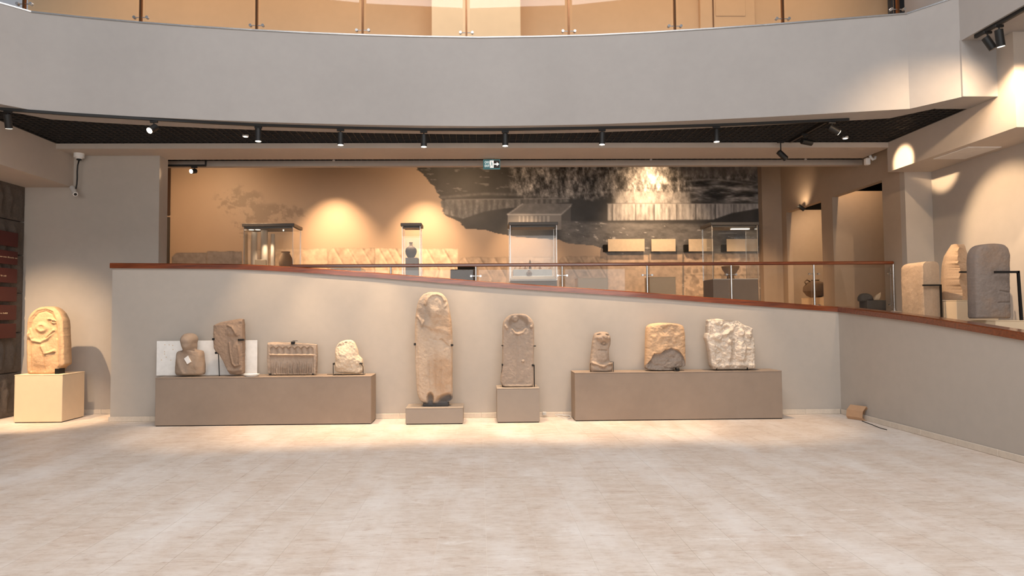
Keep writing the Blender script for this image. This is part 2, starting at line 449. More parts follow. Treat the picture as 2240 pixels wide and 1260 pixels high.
# ---- floor: grout bed + individual tiles
fl = struct('floor', MB().box(-8.2, 5.6, -3.5, 10.9, -0.12, -0.0015), 'grout')
tiles = []
for i in range(-26, 18):
    for j in range(9, 34):
        x = TX0+i*TILE; y = j*TILE
        if x > RX or x+TILE < LX or y > 10.7: continue
        if y+TILE > WY and x > -5.4: continue
        cx, cy = x+TILE/2, y+TILE/2
        px = PX+ (cx/cy)*F; 
        if abs(cx)/max(cy, .1) > 0.86: continue
        tiles.append((cy, i, j, x, y))
tiles.sort()
G = 0.0010
tm = bpy.data.meshes.new('floor_tile')
b = MB().box(G, TILE-G, G, TILE-G, -0.012, 0.0); tm.from_pydata(b.v, [], b.f); tm.materials.append(M['tile']); tm.update()
rest = MB()
for k, (cy, i, j, x, y) in enumerate(tiles):
    if k < 300:
        o = bpy.data.objects.new('floor_tile', tm); COL.objects.link(o); o.parent = fl; o.location = (x, y, 0.0006*random.random())
    else:
        rest.box(x+G, min(x+TILE-G, RX+0.05), y+G, y+TILE-G, -0.012, 0.0006*random.random())
for i in range(-26, 18):
    for j in range(-10, 34):
        x = TX0+i*TILE; y = j*TILE
        if x > RX or x+TILE < LX or y > 10.7 or (y+TILE > WY and x > -5.4): continue
        if j >= 9 and abs(x+TILE/2)/max(y+TILE/2, .1) <= 0.86: continue
        rest.box(x+G, min(x+TILE-G, RX+0.05), y+G, y+TILE-G, -0.012, 0)
ft = obj('far_floor_tiles', rest, 'tile', fl); ft['kind'] = 'stuff'
# ---- ramp parapet with sloping top
tops = [(240, 575), (530, 577), (640, 583), (852, 598), (1040, 614), (1230, 627), (1420, 640), (1600, 654), (1833, 671)]
CAPF = [U(px, py, Y=WY-0.02) for px, py in tops]
CAPF[0].x = -5.38; CAPF[-1].x = RX-0.0
# smooth the profile
def interp_profile(P, n=40):
    xs = np.array([p.x for p in P]); zs = np.array([p.z for p in P]); q = np.linspace(xs[0], xs[-1], n)
    z = np.interp(q, xs, zs); zz = z.copy()
    for _ in range(3): zz[1:-1] = (zz[:-2]+2*zz[1:-1]+zz[2:])/4
    return q, zz
qx, qz = interp_profile(CAPF)
CAP_H = 0.078
def wall_profile(name, qx, qz, y0, y1, drop):
    mb = MB(); n = len(qx)
    for i in range(n):
        mb.v += [(qx[i], y0, 0), (qx[i], y1, 0), (qx[i], y0, qz[i]-drop), (qx[i], y1, qz[i]-drop)]
    for i in range(n-1):
        a, b = 4*i, 4*i+4
        mb.f += [(a, b, b+2, a+2), (a+1, a+3, b+3, b+1), (a+2, b+2, b+3, a+3), (a, a+1, b+1, b)]
    mb.f += [(0, 2, 3, 1), (4*n-4, 4*n-3, 4*n-1, 4*n-2)]
    return struct(name, mb, 'wall')
wq = qx.copy(); wq[0] = -5.35; wq[-1] = RX+0.02
wall_profile('wall_ramp', wq, qz, WY, WY+0.16, CAP_H-0.002)
def cap_piece(name, P, w_in, w_out, label, axis='y'):
    mb = MB(); n = len(P); c = 0.012
    for p in P:
        prof = [(-w_in, -CAP_H), (w_out, -CAP_H), (w_out, -c), (w_out-c, 0), (-w_in+c, 0), (-w_in, -c)]
        for a, z in prof:
            mb.v.append((p[0], p[1]+a, p[2]+z) if axis == 'y' else (p[0]+a, p[1], p[2]+z))
    for i in range(n-1):
        for k in range(6):
            a, b = i*6+k, i*6+(k+1) % 6
            mb.f.append((a, b, b+6, a+6))
    mb.f += [tuple(range(6)), tuple(reversed(range(6*n-6, 6*n)))]
    o = obj(name, mb, 'wood', None, smooth='auto'); tag(o, label, 'handrail')
    return o
cap_piece('wooden_parapet_cap', [(x, WY, z) for x, z in zip(qx, qz)], 0.02, 0.18, 'long red brown wooden cap sloping down along the top of the ramp wall')
R_TOP = [U(1835, 671, X=RX), U(2020, 692, X=RX), U(2240, 727, X=RX)]
pr = [(RX, WY+0.0, CAPF[-1].z), (RX, R_TOP[1].y, R_TOP[1].z), (RX, R_TOP[2].y, R_TOP[2].z)]
sl = (pr[1][2]-pr[2][2])/(pr[1][1]-pr[2][1]); pr.append((RX, 3.2, pr[2][2]-sl*(pr[2][1]-3.2)))
py_ = np.array([p[1] for p in pr]); pz_ = np.array([p[2] for p in pr])
qy = np.linspace(3.2, WY, 30); qzr = np.interp(qy, py_[::-1], pz_[::-1])
for _ in range(3): qzr[1:-1] = (qzr[:-2]+2*qzr[1:-1]+qzr[2:])/4
cap_piece('wooden_parapet_cap', [(RX, y, z) for y, z in zip(qy, qzr)], 0.02, 0.18, 'darker wooden cap sloping toward the viewer on the right hand wall', axis='x')
mb = MB()
for y, z in zip(qy, qzr): mb.v += [(RX, y, 0), (RX+0.16, y, 0), (RX, y, z-CAP_H+0.002), (RX+0.16, y, z-CAP_H+0.002)]
for i in range(29):
    a, b = 4*i, 4*i+4; mb.f += [(a, a+2, b+2, b), (a+1, b+1, b+3, a+3), (a+2, a+3, b+3, b+2), (a, b, b+1, a+1)]
mb.f += [(0, 1, 3, 2), (116, 118, 119, 117)]
struct('wall_ramp_right', mb, 'wall')
# skirtings
def skirt(name, x0, x1, y0, y1, h=0.075):
    return struct(name, MB().box(x0, x1, y0, y1, 0, h, 0.006), 'skirting')
# skirting stones in lengths, each a part
def skirt_run(name, horizontal, a0, a1, fixed, t=0.018, L=0.6, h=0.072):
    parent = struct(name, MB().box(*( (a0, a1, fixed-t*0.6, fixed-0.001) if horizontal else (fixed-t*0.6, fixed-0.001, a0, a1)), 0, h*0.9), 'grout')
    a = a0; k = 0
    while a < a1-0.02:
        e = min(a+L, a1); g = 0.002
        bx = MB().box(*((a+g, e-g, fixed-t, fixed-t*0.3) if horizontal else (fixed-t, fixed-t*0.3, a+g, e-g)), 0.001, h+0.003*random.random(), 0.004)
        obj('skirting_stone', bx, 'skirting', parent); a = e; k += 1
skirt_run('baseboard_ramp', True, -5.37, RX-0.02, WY)
skirt_run('baseboard_right', False, 3.2, WY-0.02, RX)
skirt_run('baseboard_left', True, LX+0.02, -5.0, LWY)

# ---- left back wall, left side wall made of carved blocks
struct('wall_left_back', MB().box(LX-0.2, -5.07, LWY, LWY+0.28, 0, ZS), 'wall')
wl = struct('wall_left', MB().box(LX-0.4, LX-0.10, 4.0, LWY+0.25, 0, ZS+0.5), 'dark_stone')
edges_px = [(60, 900), (60, 812), (60, 727), (60, 642), (60, 560), (60, 487), (60, 404)]
zc = [0.0] + [U(a, bb, X=LX).z for a, bb in edges_px[1:]]
M['wall_block'] = stone('carved_block_print', (92, 82, 74), 0.55, 1.25, 0.9, 5)
for ci in range(6):
    z0, z1 = zc[ci], zc[ci+1]
    yb = LWY-0.004
    k = 0
    while yb > 6.5:
        Lb = [1.15, 0.8, 1.4][(ci+k) % 3]; ya = yb-Lb
        NYb, NZb = int(Lb*34), int((z1-z0)*40)
        yy, zz = np.meshgrid(np.linspace(ya+0.006, yb-0.006, NYb), np.linspace(z0+0.006, z1-0.006, NZb))
        h = 0.012*np.minimum(1, np.minimum(np.minimum(yy-ya, yb-yy), np.minimum(zz-z0, z1-zz))*30)
        h = h + 0.016*fbm(yy*10, zz*10, 2.2, ci*7+k) + 0.010*fbm(yy*10, zz*10, .6, ci+40)
        H_ = z1-z0
        for fy in np.arange(ya+0.12, yb-0.05, 0.24):     # carved upright figures
            o_ = fy+0.02*math.sin(fy*9)
            h = h + stroke(yy, zz, [(o_, z0+H_*.15), (o_+.02, z0+H_*.6), (o_-.02, z0+H_*.8)], 0.035, 0.026)
            h = h + stroke(yy, zz, [(o_, z0+H_*.6), (o_+.09, z0+H_*.45)], 0.018, 0.02) - stroke(yy, zz, [(o_+.1, z0+H_*.2), (o_+.11, z0+H_*.75)], 0.015, 0.02)
        mb = MB()
        fade = np.clip((LWY-yy)/0.12, 0.1, 1); pts = np.stack([LX-0.03+(h-.02)*fade, yy, zz], -1).reshape(-1, 3).tolist(); bk = np.stack([LX-0.12+0*h, yy, zz], -1).reshape(-1, 3).tolist()
        idx = np.arange(NYb*NZb).reshape(NZb, NYb); N = NYb*NZb
        f = np.stack([idx[:-1, :-1], idx[:-1, 1:], idx[1:, 1:], idx[1:, :-1]], -1).reshape(-1, 4)
        mb.v = [tuple(p) for p in pts]; mb.f = [tuple(q) for q in f.tolist()]
        obj('stone_block', mb, 'wall_block', wl, smooth=True)
        yb = ya; k += 1

# dark red text panels on the left wall
rows = [(510, 541), (551, 580), (589, 620), (629, 660), (668, 700), (708, 739)]
words_ = ['topmost plain', 'second from top with a full text line', 'third from top with a short text line', 'fourth from top almost blank', 'fifth from top with a short text line', 'lowest plain']
yR = U(38, 600, X=LX+0.035).y
for k, (a, b_) in enumerate(rows):
    z1 = U(38, a, X=LX+0.035).z; z0 = U(38, b_, X=LX+0.035).z
    t = thing('red_text_panel', f'dark red wall panel at far left, {words_[k]}', 'sign', (LX+0.01, yR-0.6, z0), 'red panels on the left wall')
    obj('board', MB().box(LX-0.01, LX+0.035, yR-1.6, yR, z0, z1, 0.004), 'red', t)
    txt = {1: (-0.9, -0.012, 0.5), 2: (-0.9, -0.235, 0.45), 4: (-0.9, -0.2, 0.45), 3: (-0.9, -0.385, 0.5)}.get(k)
    if txt:
        mb = MB(); y = yR+txt[0]; zc_ = z0+(z1-z0)*txt[2]
        while y < yR+txt[1]:
            w = random.uniform(0.010, 0.018); hh = random.choice([0.016, 0.022, 0.016])
            mb.box(LX+0.034, LX+0.038, y, y+w*0.35, zc_-0.008, zc_-0.008+hh)
            mb.box(LX+0.034, LX+0.038, y, y+w*0.8, zc_-0.008+hh*0.5, zc_-0.008+hh*0.5+0.004)
            y += w+0.006 if random.random() > 0.15 else w+0.02
        obj('lettering', mb, 'lettering', t)['kind'] = 'stuff'

# ---- beams round the black ceiling
struct('trim_1', MB().box(LX-0.3, -6.42, 0.5, LWY, 3.58, 5.0), 'beam')                    # left beam
struct('trim_2', MB().box(-6.44, 6.46, 10.15, 10.88, 4.085, 4.165).box(-6.44, 6.46, 10.22, 10.88, 4.16, 5.3), 'beam')   # cross beam
struct('trim_3', MB().box(6.44, NX+0.25, 7.69, 10.18, 3.70, 4.86), 'beam')                # right beam
# ---- balcony
fb = [(-60, 212), (0, 228), (65, 240), (180, 248), (300, 255), (425, 261), (550, 266), (675, 270), (800, 273), (925, 275), (1050, 276), (1175, 274.5), (1300, 272), (1425, 267.5), (1550, 262), (1675, 256), (1800, 249), (1990, 238), (2110, 211)]
front = [U(a, b_, Z=ZS) for a, b_ in fb]
fp = [(p.x, p.y) for p in front]
fp[0] = (-6.42, 7.6); fp[1] = (-5.93, 8.22)
fp[-1] = (6.02, 7.95)
back = [(p[0], p[1]+0.42) for p in fp[1:-1]]
inner = [(6.43, 7.95), (6.43, 8.35)] + [(p[0]+0.0, p[1]) for p in reversed(back)] + [(-6.42, 8.35)]
band = fp + inner
# the band in slabs (convex pieces) : front wall + soffit lip
ZT = 5.42
mb = MB()
bk = [(fp[0][0], fp[0][1]+0.75)] + back + [(6.02+0.0, 8.40)]
n = len(fp)
for z in (ZS, ZT):
    mb.v += [(*p, z) for p in fp] + [(*p, z) for p in bk]
for i in range(n-1):
    mb.f += [(i, i+1, 2*n+i+1, 2*n+i), (n+i, 3*n+i, 3*n+i+1, n+i+1), (i, n+i, n+i+1, i+1), (2*n+i, 2*n+i+1, 3*n+i+1, 3*n+i)]
mb.f += [(0, 2*n, 3*n, n), (n-1, 2*n-1, 4*n-1, 3*n-1)]
wb = struct('wall_balcony', mb, 'fascia', smooth='auto')
struct('trim_4', MB().box(6.0, 6.45, 7.95, 8.45, ZS-0.001, 4.87), 'fascia')
# metal edge strip on the balcony lip
me_ = MB(); 
for i in range(1, n-1):
    p, q = fp[i], fp[i+1]
    vs = [(p[0], p[1]-0.012, ZT), (q[0], q[1]-0.012, ZT), (q[0], q[1]+0.05, ZT), (p[0], p[1]+0.05, ZT)]
    vs += [(x, y, z+0.018) for x, y, z in vs]
    me_.add(vs, [(3, 2, 1, 0), (4, 5, 6, 7), (0, 1, 5, 4), (2, 3, 7, 6)])
struct('trim_5', me_, 'steel')
# gallery floor slab and the black open-cell ceiling under it
struct('trim_15', MB().box(6.41, 6.441, 8.47, 10.2, ZS+.004, 4.45).box(-6.421, -6.39, 7.9, 10.2, ZS+.004, 4.45), 'black')
def behind_balcony(off, y1, z0, z1):
    m_ = MB(); P_ = [(p[0], p[1]+off) for p in fp]
    for a_, b_ in zip(P_[:-1], P_[1:]):
        m_.prism([a_, b_, (b_[0], y1), (a_[0], y1)], z0, z1)
    return m_
struct('ceiling', behind_balcony(0.3, 10.3, 4.42, 4.6), 'void')
def open_grid(name, x0, x1, y0, y1, z, pitch=0.10, t=0.008, h=0.05, curve=False):
    mb = MB()
    x = x0
    FX_ = [q[0] for q in fp]; FY_ = [q[1] for q in fp]
    yat = (lambda v: max(y0, float(np.interp(v, FX_, FY_))+0.30)) if curve else (lambda v: y0)
    while x < x1:
        mb.box(x, x+t, yat(x), y1, z, z+h)
        y = y1
        while y > yat(x+pitch/2)+t:
            mb.box(x+t, x+pitch, y-t, y, z+0.001, z+h-0.001); y -= pitch
        x += pitch
    o = obj(name, mb, 'grid'); o['kind'] = 'stuff'
    o['label'] = 'black open-cell metal ceiling grid'
    return o
open_grid('ceiling_grid', -6.42, 6.44, 7.5, 10.2, ZS+0.012, curve=True)
struct('ceiling_rear', MB().box(-7.4, 10.5, 10.9, 15.3, 4.98, 5.2), 'void')
g2 = open_grid('ceiling_grid', -7.0, 6.7, 10.88, 11.34, ZS+.012, 0.10); g2['label'] = 'strip of black ceiling grid above the rear gallery'
# ---- upper right bulkhead above the viewer's right
struct('trim_6', MB().box(6.005, 8.5, 2.0, 9.0, 4.86, 7.5), 'fascia')
# ---- upper gallery
struct('wall_gallery', MB().box(-7.6, 7.6, 11.2, 11.35, 5.2, 7.9), 'gallery')
struct('floor_gallery', behind_balcony(0.3, 11.3, 5.28, 5.40), 'wood')
struct('ceiling_gallery', MB().box(-7.6, 7.6, 8.6, 11.3, 7.85, 7.95), 'white')
pl = U(944, 50, Y=10.4).x; pr_ = U(1139, 50, Y=10.4).x
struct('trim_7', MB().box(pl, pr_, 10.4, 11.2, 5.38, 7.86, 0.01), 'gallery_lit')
# door leaf and dark doorway in the gallery wall
dx0, dx1 = U(1535, 30, Y=11.15).x, U(1720, 30, Y=11.15).x
d1 = struct('door_1', MB().box(U(1561, 30, Y=11.15).x, U(1650, 30, Y=11.15).x, 11.13, 11.2, 5.38, 7.5), 'gallery')
obj('door_panel', MB().box(U(1567, 30, Y=11.1).x, U(1632, 30, Y=11.1).x, 11.12, 11.14, U(1600, 34, Y=11.1).z, 7.4, 0.004), 'gallery', d1)
struct('trim_8', MB().box(U(1532, 30, Y=11.1).x, U(1559, 30, Y=11.1).x, 11.10, 11.2, 5.38, 7.6, 0.01), 'gallery')
struct('door_2', MB().box(U(1950, 20, Y=11.1).x, U(2008, 20, Y=11.1).x, 11.10, 11.21, 5.38, 7.6), 'black')
struct('trim_9', MB().box(U(2032, 20, Y=11.05).x, U(2050, 20, Y=11.05).x, 11.04, 11.21, 5.38, 7.6), 'lid')

# ---- rear gallery (raised)
rf = struct('floor_rear', MB().box(-5.2, SX+0.15, 10.42, 10.9, ZU-0.3, ZU).box(-7.2, SX+0.15, 10.9, 14.9, ZU-0.3, ZU).box(SX+0.14, 10.2, 10.2, 14.9, ZU-0.3, ZU), 'tile')
# ramp surface between parapet and rear gallery
mb = MB(); mb.v = [(-5.2, 9.96, ZU-.02), (5.54, 9.96, 0.95), (5.54, 10.42, 0.95), (-5.2, 10.42, ZU-.02)] + [(-5.2, 9.96, 0), (5.54, 9.96, 0), (5.54, 10.42, 0), (-5.2, 10.42, 0)]
mb.f = [(0, 1, 2, 3), (7, 6, 5, 4), (0, 4, 5, 1), (1, 5, 6, 2), (2, 6, 7, 3), (3, 7, 4, 0)]
struct('floor_ramp', mb, 'tile')
struct('floor_right', MB().box(5.54, NX+0.1, 3.0, 10.42, 0.6, 0.95), 'tile')
struct('wall_rear_riser', MB().box(5.54, SX, 10.36, 10.43, 0.5, ZU-0.001), 'rear')
struct('wall_rear', MB().box(-7.3, SX+0.3, MY+0.01, MY+0.3, ZU, 5.1), 'rear')
struct('wall_rear_left', MB().box(-7.4, -6.98, 10.88, MY+0.05, ZU-0.4, 5.1), 'rear')
struct('trim_10', MB().box(-7.0, 6.7, 11.30, 11.42, 4.07, 4.165).box(-7.0, 6.7, 11.34, 11.42, 4.16, 4.99), 'beam')
# side wall with two openings, built as pieces
def yz(px, py): p = U(px, py, X=SX); return p.y, p.z
yo1a, yo1b = yz(1720, 462)[0], yz(1796, 442)[0]
yo2a, yo2b = yz(1820, 427)[0], yz(1929, 393)[0]
zo = 3.69; T_ = 0.12
sw = MB()
sw.box(SX, SX+T_, 10.3, yo2b, ZU-0.9, 5.1)
sw.box(SX, SX+T_, yo2b, MY+0.02, zo, 5.1)
sw.box(SX, SX+T_, yo2a, yo1b, ZU, zo)
sw.box(SX, SX+T_, yo1a, MY+0.02, ZU, zo)
struct('wall_side', sw, 'rear')
struct('wall_alcove_1', MB().box(SX+T_, 10, MY-0.05, MY+0.2, ZU, 3.80), 'rear')
struct('wall_alcove_2', MB().box(SX+T_, 10, yo2a, yo2a+0.12, ZU, 3.80), 'rear')
struct('wall_far_right', MB().box(10, 10.1, 10.2, 15.2, ZU, 5.0), 'rear')
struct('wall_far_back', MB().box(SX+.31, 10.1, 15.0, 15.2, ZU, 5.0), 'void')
struct('wall_column', MB().box(SX, NX+0.3, 10.18, 10.3, 0.5, 3.72).box(SX+T_, NX+3, 10.22, 10.4, 0.5, 5.0), 'wall')
struct('wall_right', MB().box(NX, NX+0.25, 3.0, 7.7, 0.5, 4.865).box(NX, NX+0.25, 7.7, 10.2, 0.5, 3.71), 'wall')
pa = U(1666, 400, Y=MY-0.2).x; 
struct('trim_11', MB().box(pa, SX+0.001, MY-0.2, MY+0.02, ZU, 5.0), 'rear')
struct('trim_12', MB().box(U(1659, 400, Y=MY-0.03).x, pa+0.01, MY-0.05, MY+0.01, ZU, 4.95), 'darkstrip')
xs0, xs1 = U(356, 400, Y=MY-0.03).x, U(372, 400, Y=MY-0.03).x
struct('trim_13', MB().box(xs0-.1, xs1, MY-0.04, MY+0.01, U(365, 470, Y=MY-.03).z, 4.9), 'brownstrip')
struct('trim_14', MB().box(xs0-.1, xs1, MY-0.04, MY+0.01, ZU, U(365, 475, Y=MY-.03).z), 'darkstrip')
# square ceiling panel in the right beam soffit
t = thing('ceiling_light_panel', 'flat square unlit light panel in the beam soffit at upper right', 'light', (6.8, 8.5, 3.695))
q = [U(a, b_, Z=3.70) for a, b_ in [(2065, 341), (2118, 342), (2160, 327), (2112, 326)]]
cxp = sum(p.x for p in q)/4; cyp = sum(p.y for p in q)/4
obj('frame', MB().box(cxp-.23, cxp+.23, cyp-.34, cyp+.34, 3.690, 3.701, 0.003), 'whiteplastic', t)
obj('diffuser', MB().box(cxp-.21, cxp+.21, cyp-.32, cyp+.32, 3.687, 3.692), 'diffuser', t)

# =================================================================== MURAL (flat print)
NXm, NZm = 760, 176
gx = np.linspace(358, 1664, NXm); gy = np.linspace(352, 664, NZm)
mx, my = np.meshgrid(gx, gy)
beige = np.array([0.50, 0.375, 0.27]); colr = np.ones(mx.shape+(3,))*beige
colr *= (1+0.12*fbm(mx, my, 60, 1))[..., None]
# faint watermark of ruins at left
wm = sstep(-0.02, 0.12, fbm(mx, my*1.4, 26, 3, 6, .72)+0.04) * (ell(mx, my, 522, 440, 56, 36, 1, 0, .6)+ell(mx, my, 610, 466, 66, 22, 1, 0, .6)+ell(mx, my, 545, 500, 42, 32, .9, 0, .6)).clip(0, 1)
colr *= (1-0.30*wm)[..., None]
# photo area
by_ = np.array([340, 362, 385, 410, 435, 462, 472, 487, 500, 503, 510, 518, 525, 533, 537, 545, 560, 700.])
bx_ = np.array([893, 905, 930, 950, 964, 968, 975, 1010, 1018, 1062, 1085, 1130, 1226, 1246, 1300, 1324, 1329, 1330.])
xb = np.interp(my, by_, bx_) + 5*fbm(mx*0+my, my, 6, 5)*2 + 4*fbm(mx, my, 12, 6)
ph = sstep(-1.2, 1.2, mx-xb)
g = 0.055+0.03*fbm(mx, my, 40, 7)*2
# cliffs, rough
def blend(g, mask, val): return g*(1-mask)+val*mask
rockn = (fbm(mx, my*0.55, 9, 8, 5, .75)*1.7+.5).clip(0, 1)
rock = 0.04+0.42*rockn**2.2*1.7
mB = sstep(1120, 1150, mx+0.35*(420-my)+14*fbm(mx, my, 20, 12)*2)*(1-sstep(424, 440, my+0.02*(mx-1300)+10*fbm(mx, my, 16, 13)*2))
g = blend(g, mB, rock)
streak = (fbm(mx*0.5, my*2.2, 16, 14, 4, .6)*1.6+.5).clip(0, 1)
mD = sstep(1500, 1530, mx)*sstep(385, 400, my)*(1-sstep(440, 448, my))
g = blend(g, mD, 0.03+0.35*streak**2.5*1.5)
g = blend(g, sstep(1470, 1500, mx)*(1-sstep(374, 392, my+8*fbm(mx, my, 20, 60)))*0.8, 0.16+0.16*rockn)
# pale flecks on dark hillside
fl_ = sstep(0.20, 0.30, fbm(mx*0.5, my*1.6, 10, 15, 3))*(mx < 1130)*(my < 425)
g = g+0.12*fl_
# ledge lines
for pts, w_, a_ in [([(965, 432), (1060, 424), (1200, 428), (1240, 432)], 3, .14), ([(1240, 425), (1330, 420), (1400, 424)], 3, .15), ([(1500, 412), (1580, 408), (1662, 418)], 3, .3), ([(1500, 396), (1560, 392), (1662, 404)], 2, .25)]:
    g = g+stroke(mx, my, pts, w_, a_)*(0.6+fbm(mx, my, 6, 16))
# left frieze of figures
low = np.interp(mx, [975, 1012, 1060, 1100, 1160, 1240], [468, 478, 462, 456, 450, 442])
up = np.interp(mx, [975, 1240], [437, 434])
mf = sstep(0, 2, my-up)*(1-sstep(-1, 2, my-low))*(mx < 1245)
fig = (0.5+1.6*fbm(mx, my*0.28, 6.5, 17, 4)+0.25*np.sin(mx*2*math.pi/13+2*fbm(mx, my, 9, 27))).clip(0, 1)
g = blend(g, mf, 0.10+0.22*fig*(0.6+fbm(mx, my, 3, 18)))
g = g+stroke(mx, my, [(975, 437), (1140, 435), (1245, 434)], 1.2, .16)
# altar block
def poly_mask(pts):
    m = np.ones(mx.shape, bool); s0 = None
    for (ax, ay), (bx, b2) in zip(pts, pts[1:]+pts[:1]):
        m &= ((bx-ax)*(my-ay)-(b2-ay)*(mx-ax)) >= 0
    return m.astype(float)
g = blend(g, poly_mask([(1110, 469), (1143, 446), (1252, 446), (1228, 469)]), 0.20+0.1*fbm(mx, my, 8, 19))
g = blend(g, poly_mask([(1110, 469), (1228, 469), (1228, 502), (1110, 502)]), 0.27+0.14*(np.sin(mx*2*math.pi/9) > 0.2)*((my > 473)*(my < 490)*(mx > 1130)*(mx < 1206)))
g = blend(g, poly_mask([(1228, 469), (1249, 450), (1249, 492), (1228, 502)]), 0.12)
g = g+stroke(mx, my, [(1110, 469), (1228, 469), (1249, 450)], 1.3, .25)+stroke(mx, my, [(1110, 469), (1143, 446)], 1.3, .2)+stroke(mx, my, [(1240, 496), (1262, 494)], 2, .2)
# right frieze
lowr = np.interp(mx, [1329, 1560, 1600, 1662], [482, 480, 466, 455])
mr = sstep(-1, 1, my-446.5)*(1-sstep(-1, 1.5, my-lowr))*sstep(1328, 1331, mx)
figr = (0.55+1.8*fbm(mx, my*0.25, 5.5, 20, 4)+0.22*np.sin(mx*2*math.pi/9+2*fbm(mx, my, 9, 28))).clip(0, 1)
joint = np.min([np.abs(mx-j) for j in (1340, 1390, 1431, 1480, 1522, 1565, 1605)], axis=0)
g = blend(g, mr, (0.20+0.26*figr)*(0.35+0.65*sstep(0.6, 1.8, joint)))
g = blend(g, sstep(1336, 1350, mx)*(1-sstep(1505, 1515, mx))*sstep(418, 424, my+5*fbm(mx, my, 8, 21))*(1-sstep(443, 446, my)), 0.14+0.3*rockn)
g = g+stroke(mx, my, [(1329, 446), (1500, 446), (1662, 446)], 1.2, .15)
# ground in front of the ruins
mg = sstep(486, 494, my+0.02*(1500-mx))*sstep(1215, 1240, mx+6*fbm(mx, my, 9, 22))
gr = 0.16+0.22*fbm(mx*0.6, my*1.5, 14, 23, 5, .7)+0.3*sstep(.2, .3, fbm(mx*.5, my*1.5, 7, 24))
g = blend(g, mg, gr)
g = (g.clip(0.02, 0.9)**1.15*1.25).clip(.022, .8)
photo = g[..., None]*np.array([1.02, 0.99, 0.96])
colr = colr*(1-ph[..., None])+photo*ph[..., None]
# printed orthostat slabs along the foot
slabs = [(376, 452, 552, .32, 0), (452, 530, 549, .30, 0), (533, 585, 545, .62, 0), (586, 717, 543, .74, 0), (717, 820, 542, .62, 1), (820, 880, 542, .78, 1), (880, 1003, 543, .86, 1), (1003, 1110, 562, .55, 1), (1110, 1220, 561, .60, 0),
         (1222, 1328, 560, .52, 1), (1328, 1420, 557, .72, 0), (1420, 1494, 555, .66, 0), (1495, 1560, 553, .64, 2), (1561, 1662, 554, .62, 2)]
for k, (a, b_, tp, val, style) in enumerate(slabs):
    cr = 14 if k in (0, 4, 7, 9) else 3
    tpx = tp + np.where(mx-a < cr, (cr-(mx-a).clip(0, cr))**2/cr*0.7, 0) + 1.5*fbm(mx, my, 14, 30+k)*2
    m = sstep(0, 1.5, my-tpx)*sstep(0, 1, mx-a)*(1-sstep(-1, 0, mx-b_))
    base_ = np.array([.52, .40, .295]) if val > .4 else np.array([.30, .27, .26])
    tex = 1+0.5*fbm(mx, my, 7, 31+k)*1.4+0.25*fbm(mx, my, 22, 61+k)
    if style == 1:
        for d in range(3):
            x0 = a+(b_-a)*(.12+.3*d); tex = tex+stroke(mx, my, [(x0, tp+3), (x0+26, tp+48), (x0+14, tp+90)], 1.8, .22)-stroke(mx, my, [(x0+4, tp+3), (x0+30, tp+48), (x0+18, tp+90)], 1.8, .28)
        tex = tex+0.25*np.sin(mx/5+4*fbm(mx, my, 12, 70+k))*np.sin(my/6+k)*.6
    if style == 2:
        tex = tex-0.55*sstep(.08, .16, np.abs(fbm(mx, my, 16, 80+k, 3)))*0.8+.25
        tex = tex-stroke(mx, my, [(a, 602), (b_, 601)], 1.5, .4)
    col = base_*(val/.62 if val > .4 else val/.34)*tex[..., None]
    edge_ = np.minimum(np.minimum(mx-a, b_-mx), (my-tpx)).clip(0, 3)/3
    col = col*(0.62+0.38*edge_[..., None])
    colr = colr*(1-m[..., None])+col*m[..., None]
colr = colr.clip(0.01, 0.85)
P = []
p00 = U(358, 352, Y=MY); p11 = U(1664, 664, Y=MY)
a = (mx-PX)/F; b_ = (PY-my)/F
X = a*math.cos(ROLL)+b_*math.sin(ROLL); Uu = -a*math.sin(ROLL)+b_*math.cos(ROLL)
ff = math.cos(PITCH)-Uu*math.sin(PITCH); zz = math.sin(PITCH)+Uu*math.cos(PITCH)
rx = X*math.cos(YAW)+ff*math.sin(YAW); ry = -X*math.sin(YAW)+ff*math.cos(YAW); tt = MY/ry
V = np.stack([rx*tt, np.full(mx.shape, MY), EYE+zz*tt], -1).reshape(-1, 3)
idx = np.arange(NXm*NZm).reshape(NZm, NXm)
f = np.stack([idx[:-1, :-1], idx[1:, :-1], idx[1:, 1:], idx[:-1, 1:]], -1).reshape(-1, 4)
me = bpy.data.meshes.new('wall_mural')
me.vertices.add(len(V)); me.vertices.foreach_set('co', V.ravel())
me.loops.add(f.size); me.loops.foreach_set('vertex_index', f.ravel().astype(np.int32))
me.polygons.add(len(f)); me.polygons.foreach_set('loop_start', np.arange(0, f.size, 4, dtype=np.int32)); me.polygons.foreach_set('loop_total', np.full(len(f), 4, dtype=np.int32))
me.update(calc_edges=True); me.validate()
at = me.color_attributes.new('print', 'FLOAT_COLOR', 'POINT')
at.data.foreach_set('color', np.concatenate([colr.reshape(-1, 3), np.ones((len(V), 1))], 1).ravel().astype(np.float32))
me.materials.append(M['mural'])
mo = bpy.data.objects.new('wall_mural', me); COL.objects.link(mo)
tag(mo, 'printed wall mural of rock carvings and ruins with a torn edge, behind the display cases', 'mural')
mo.name = 'wall_print'
mo['kind'] = 'thing'

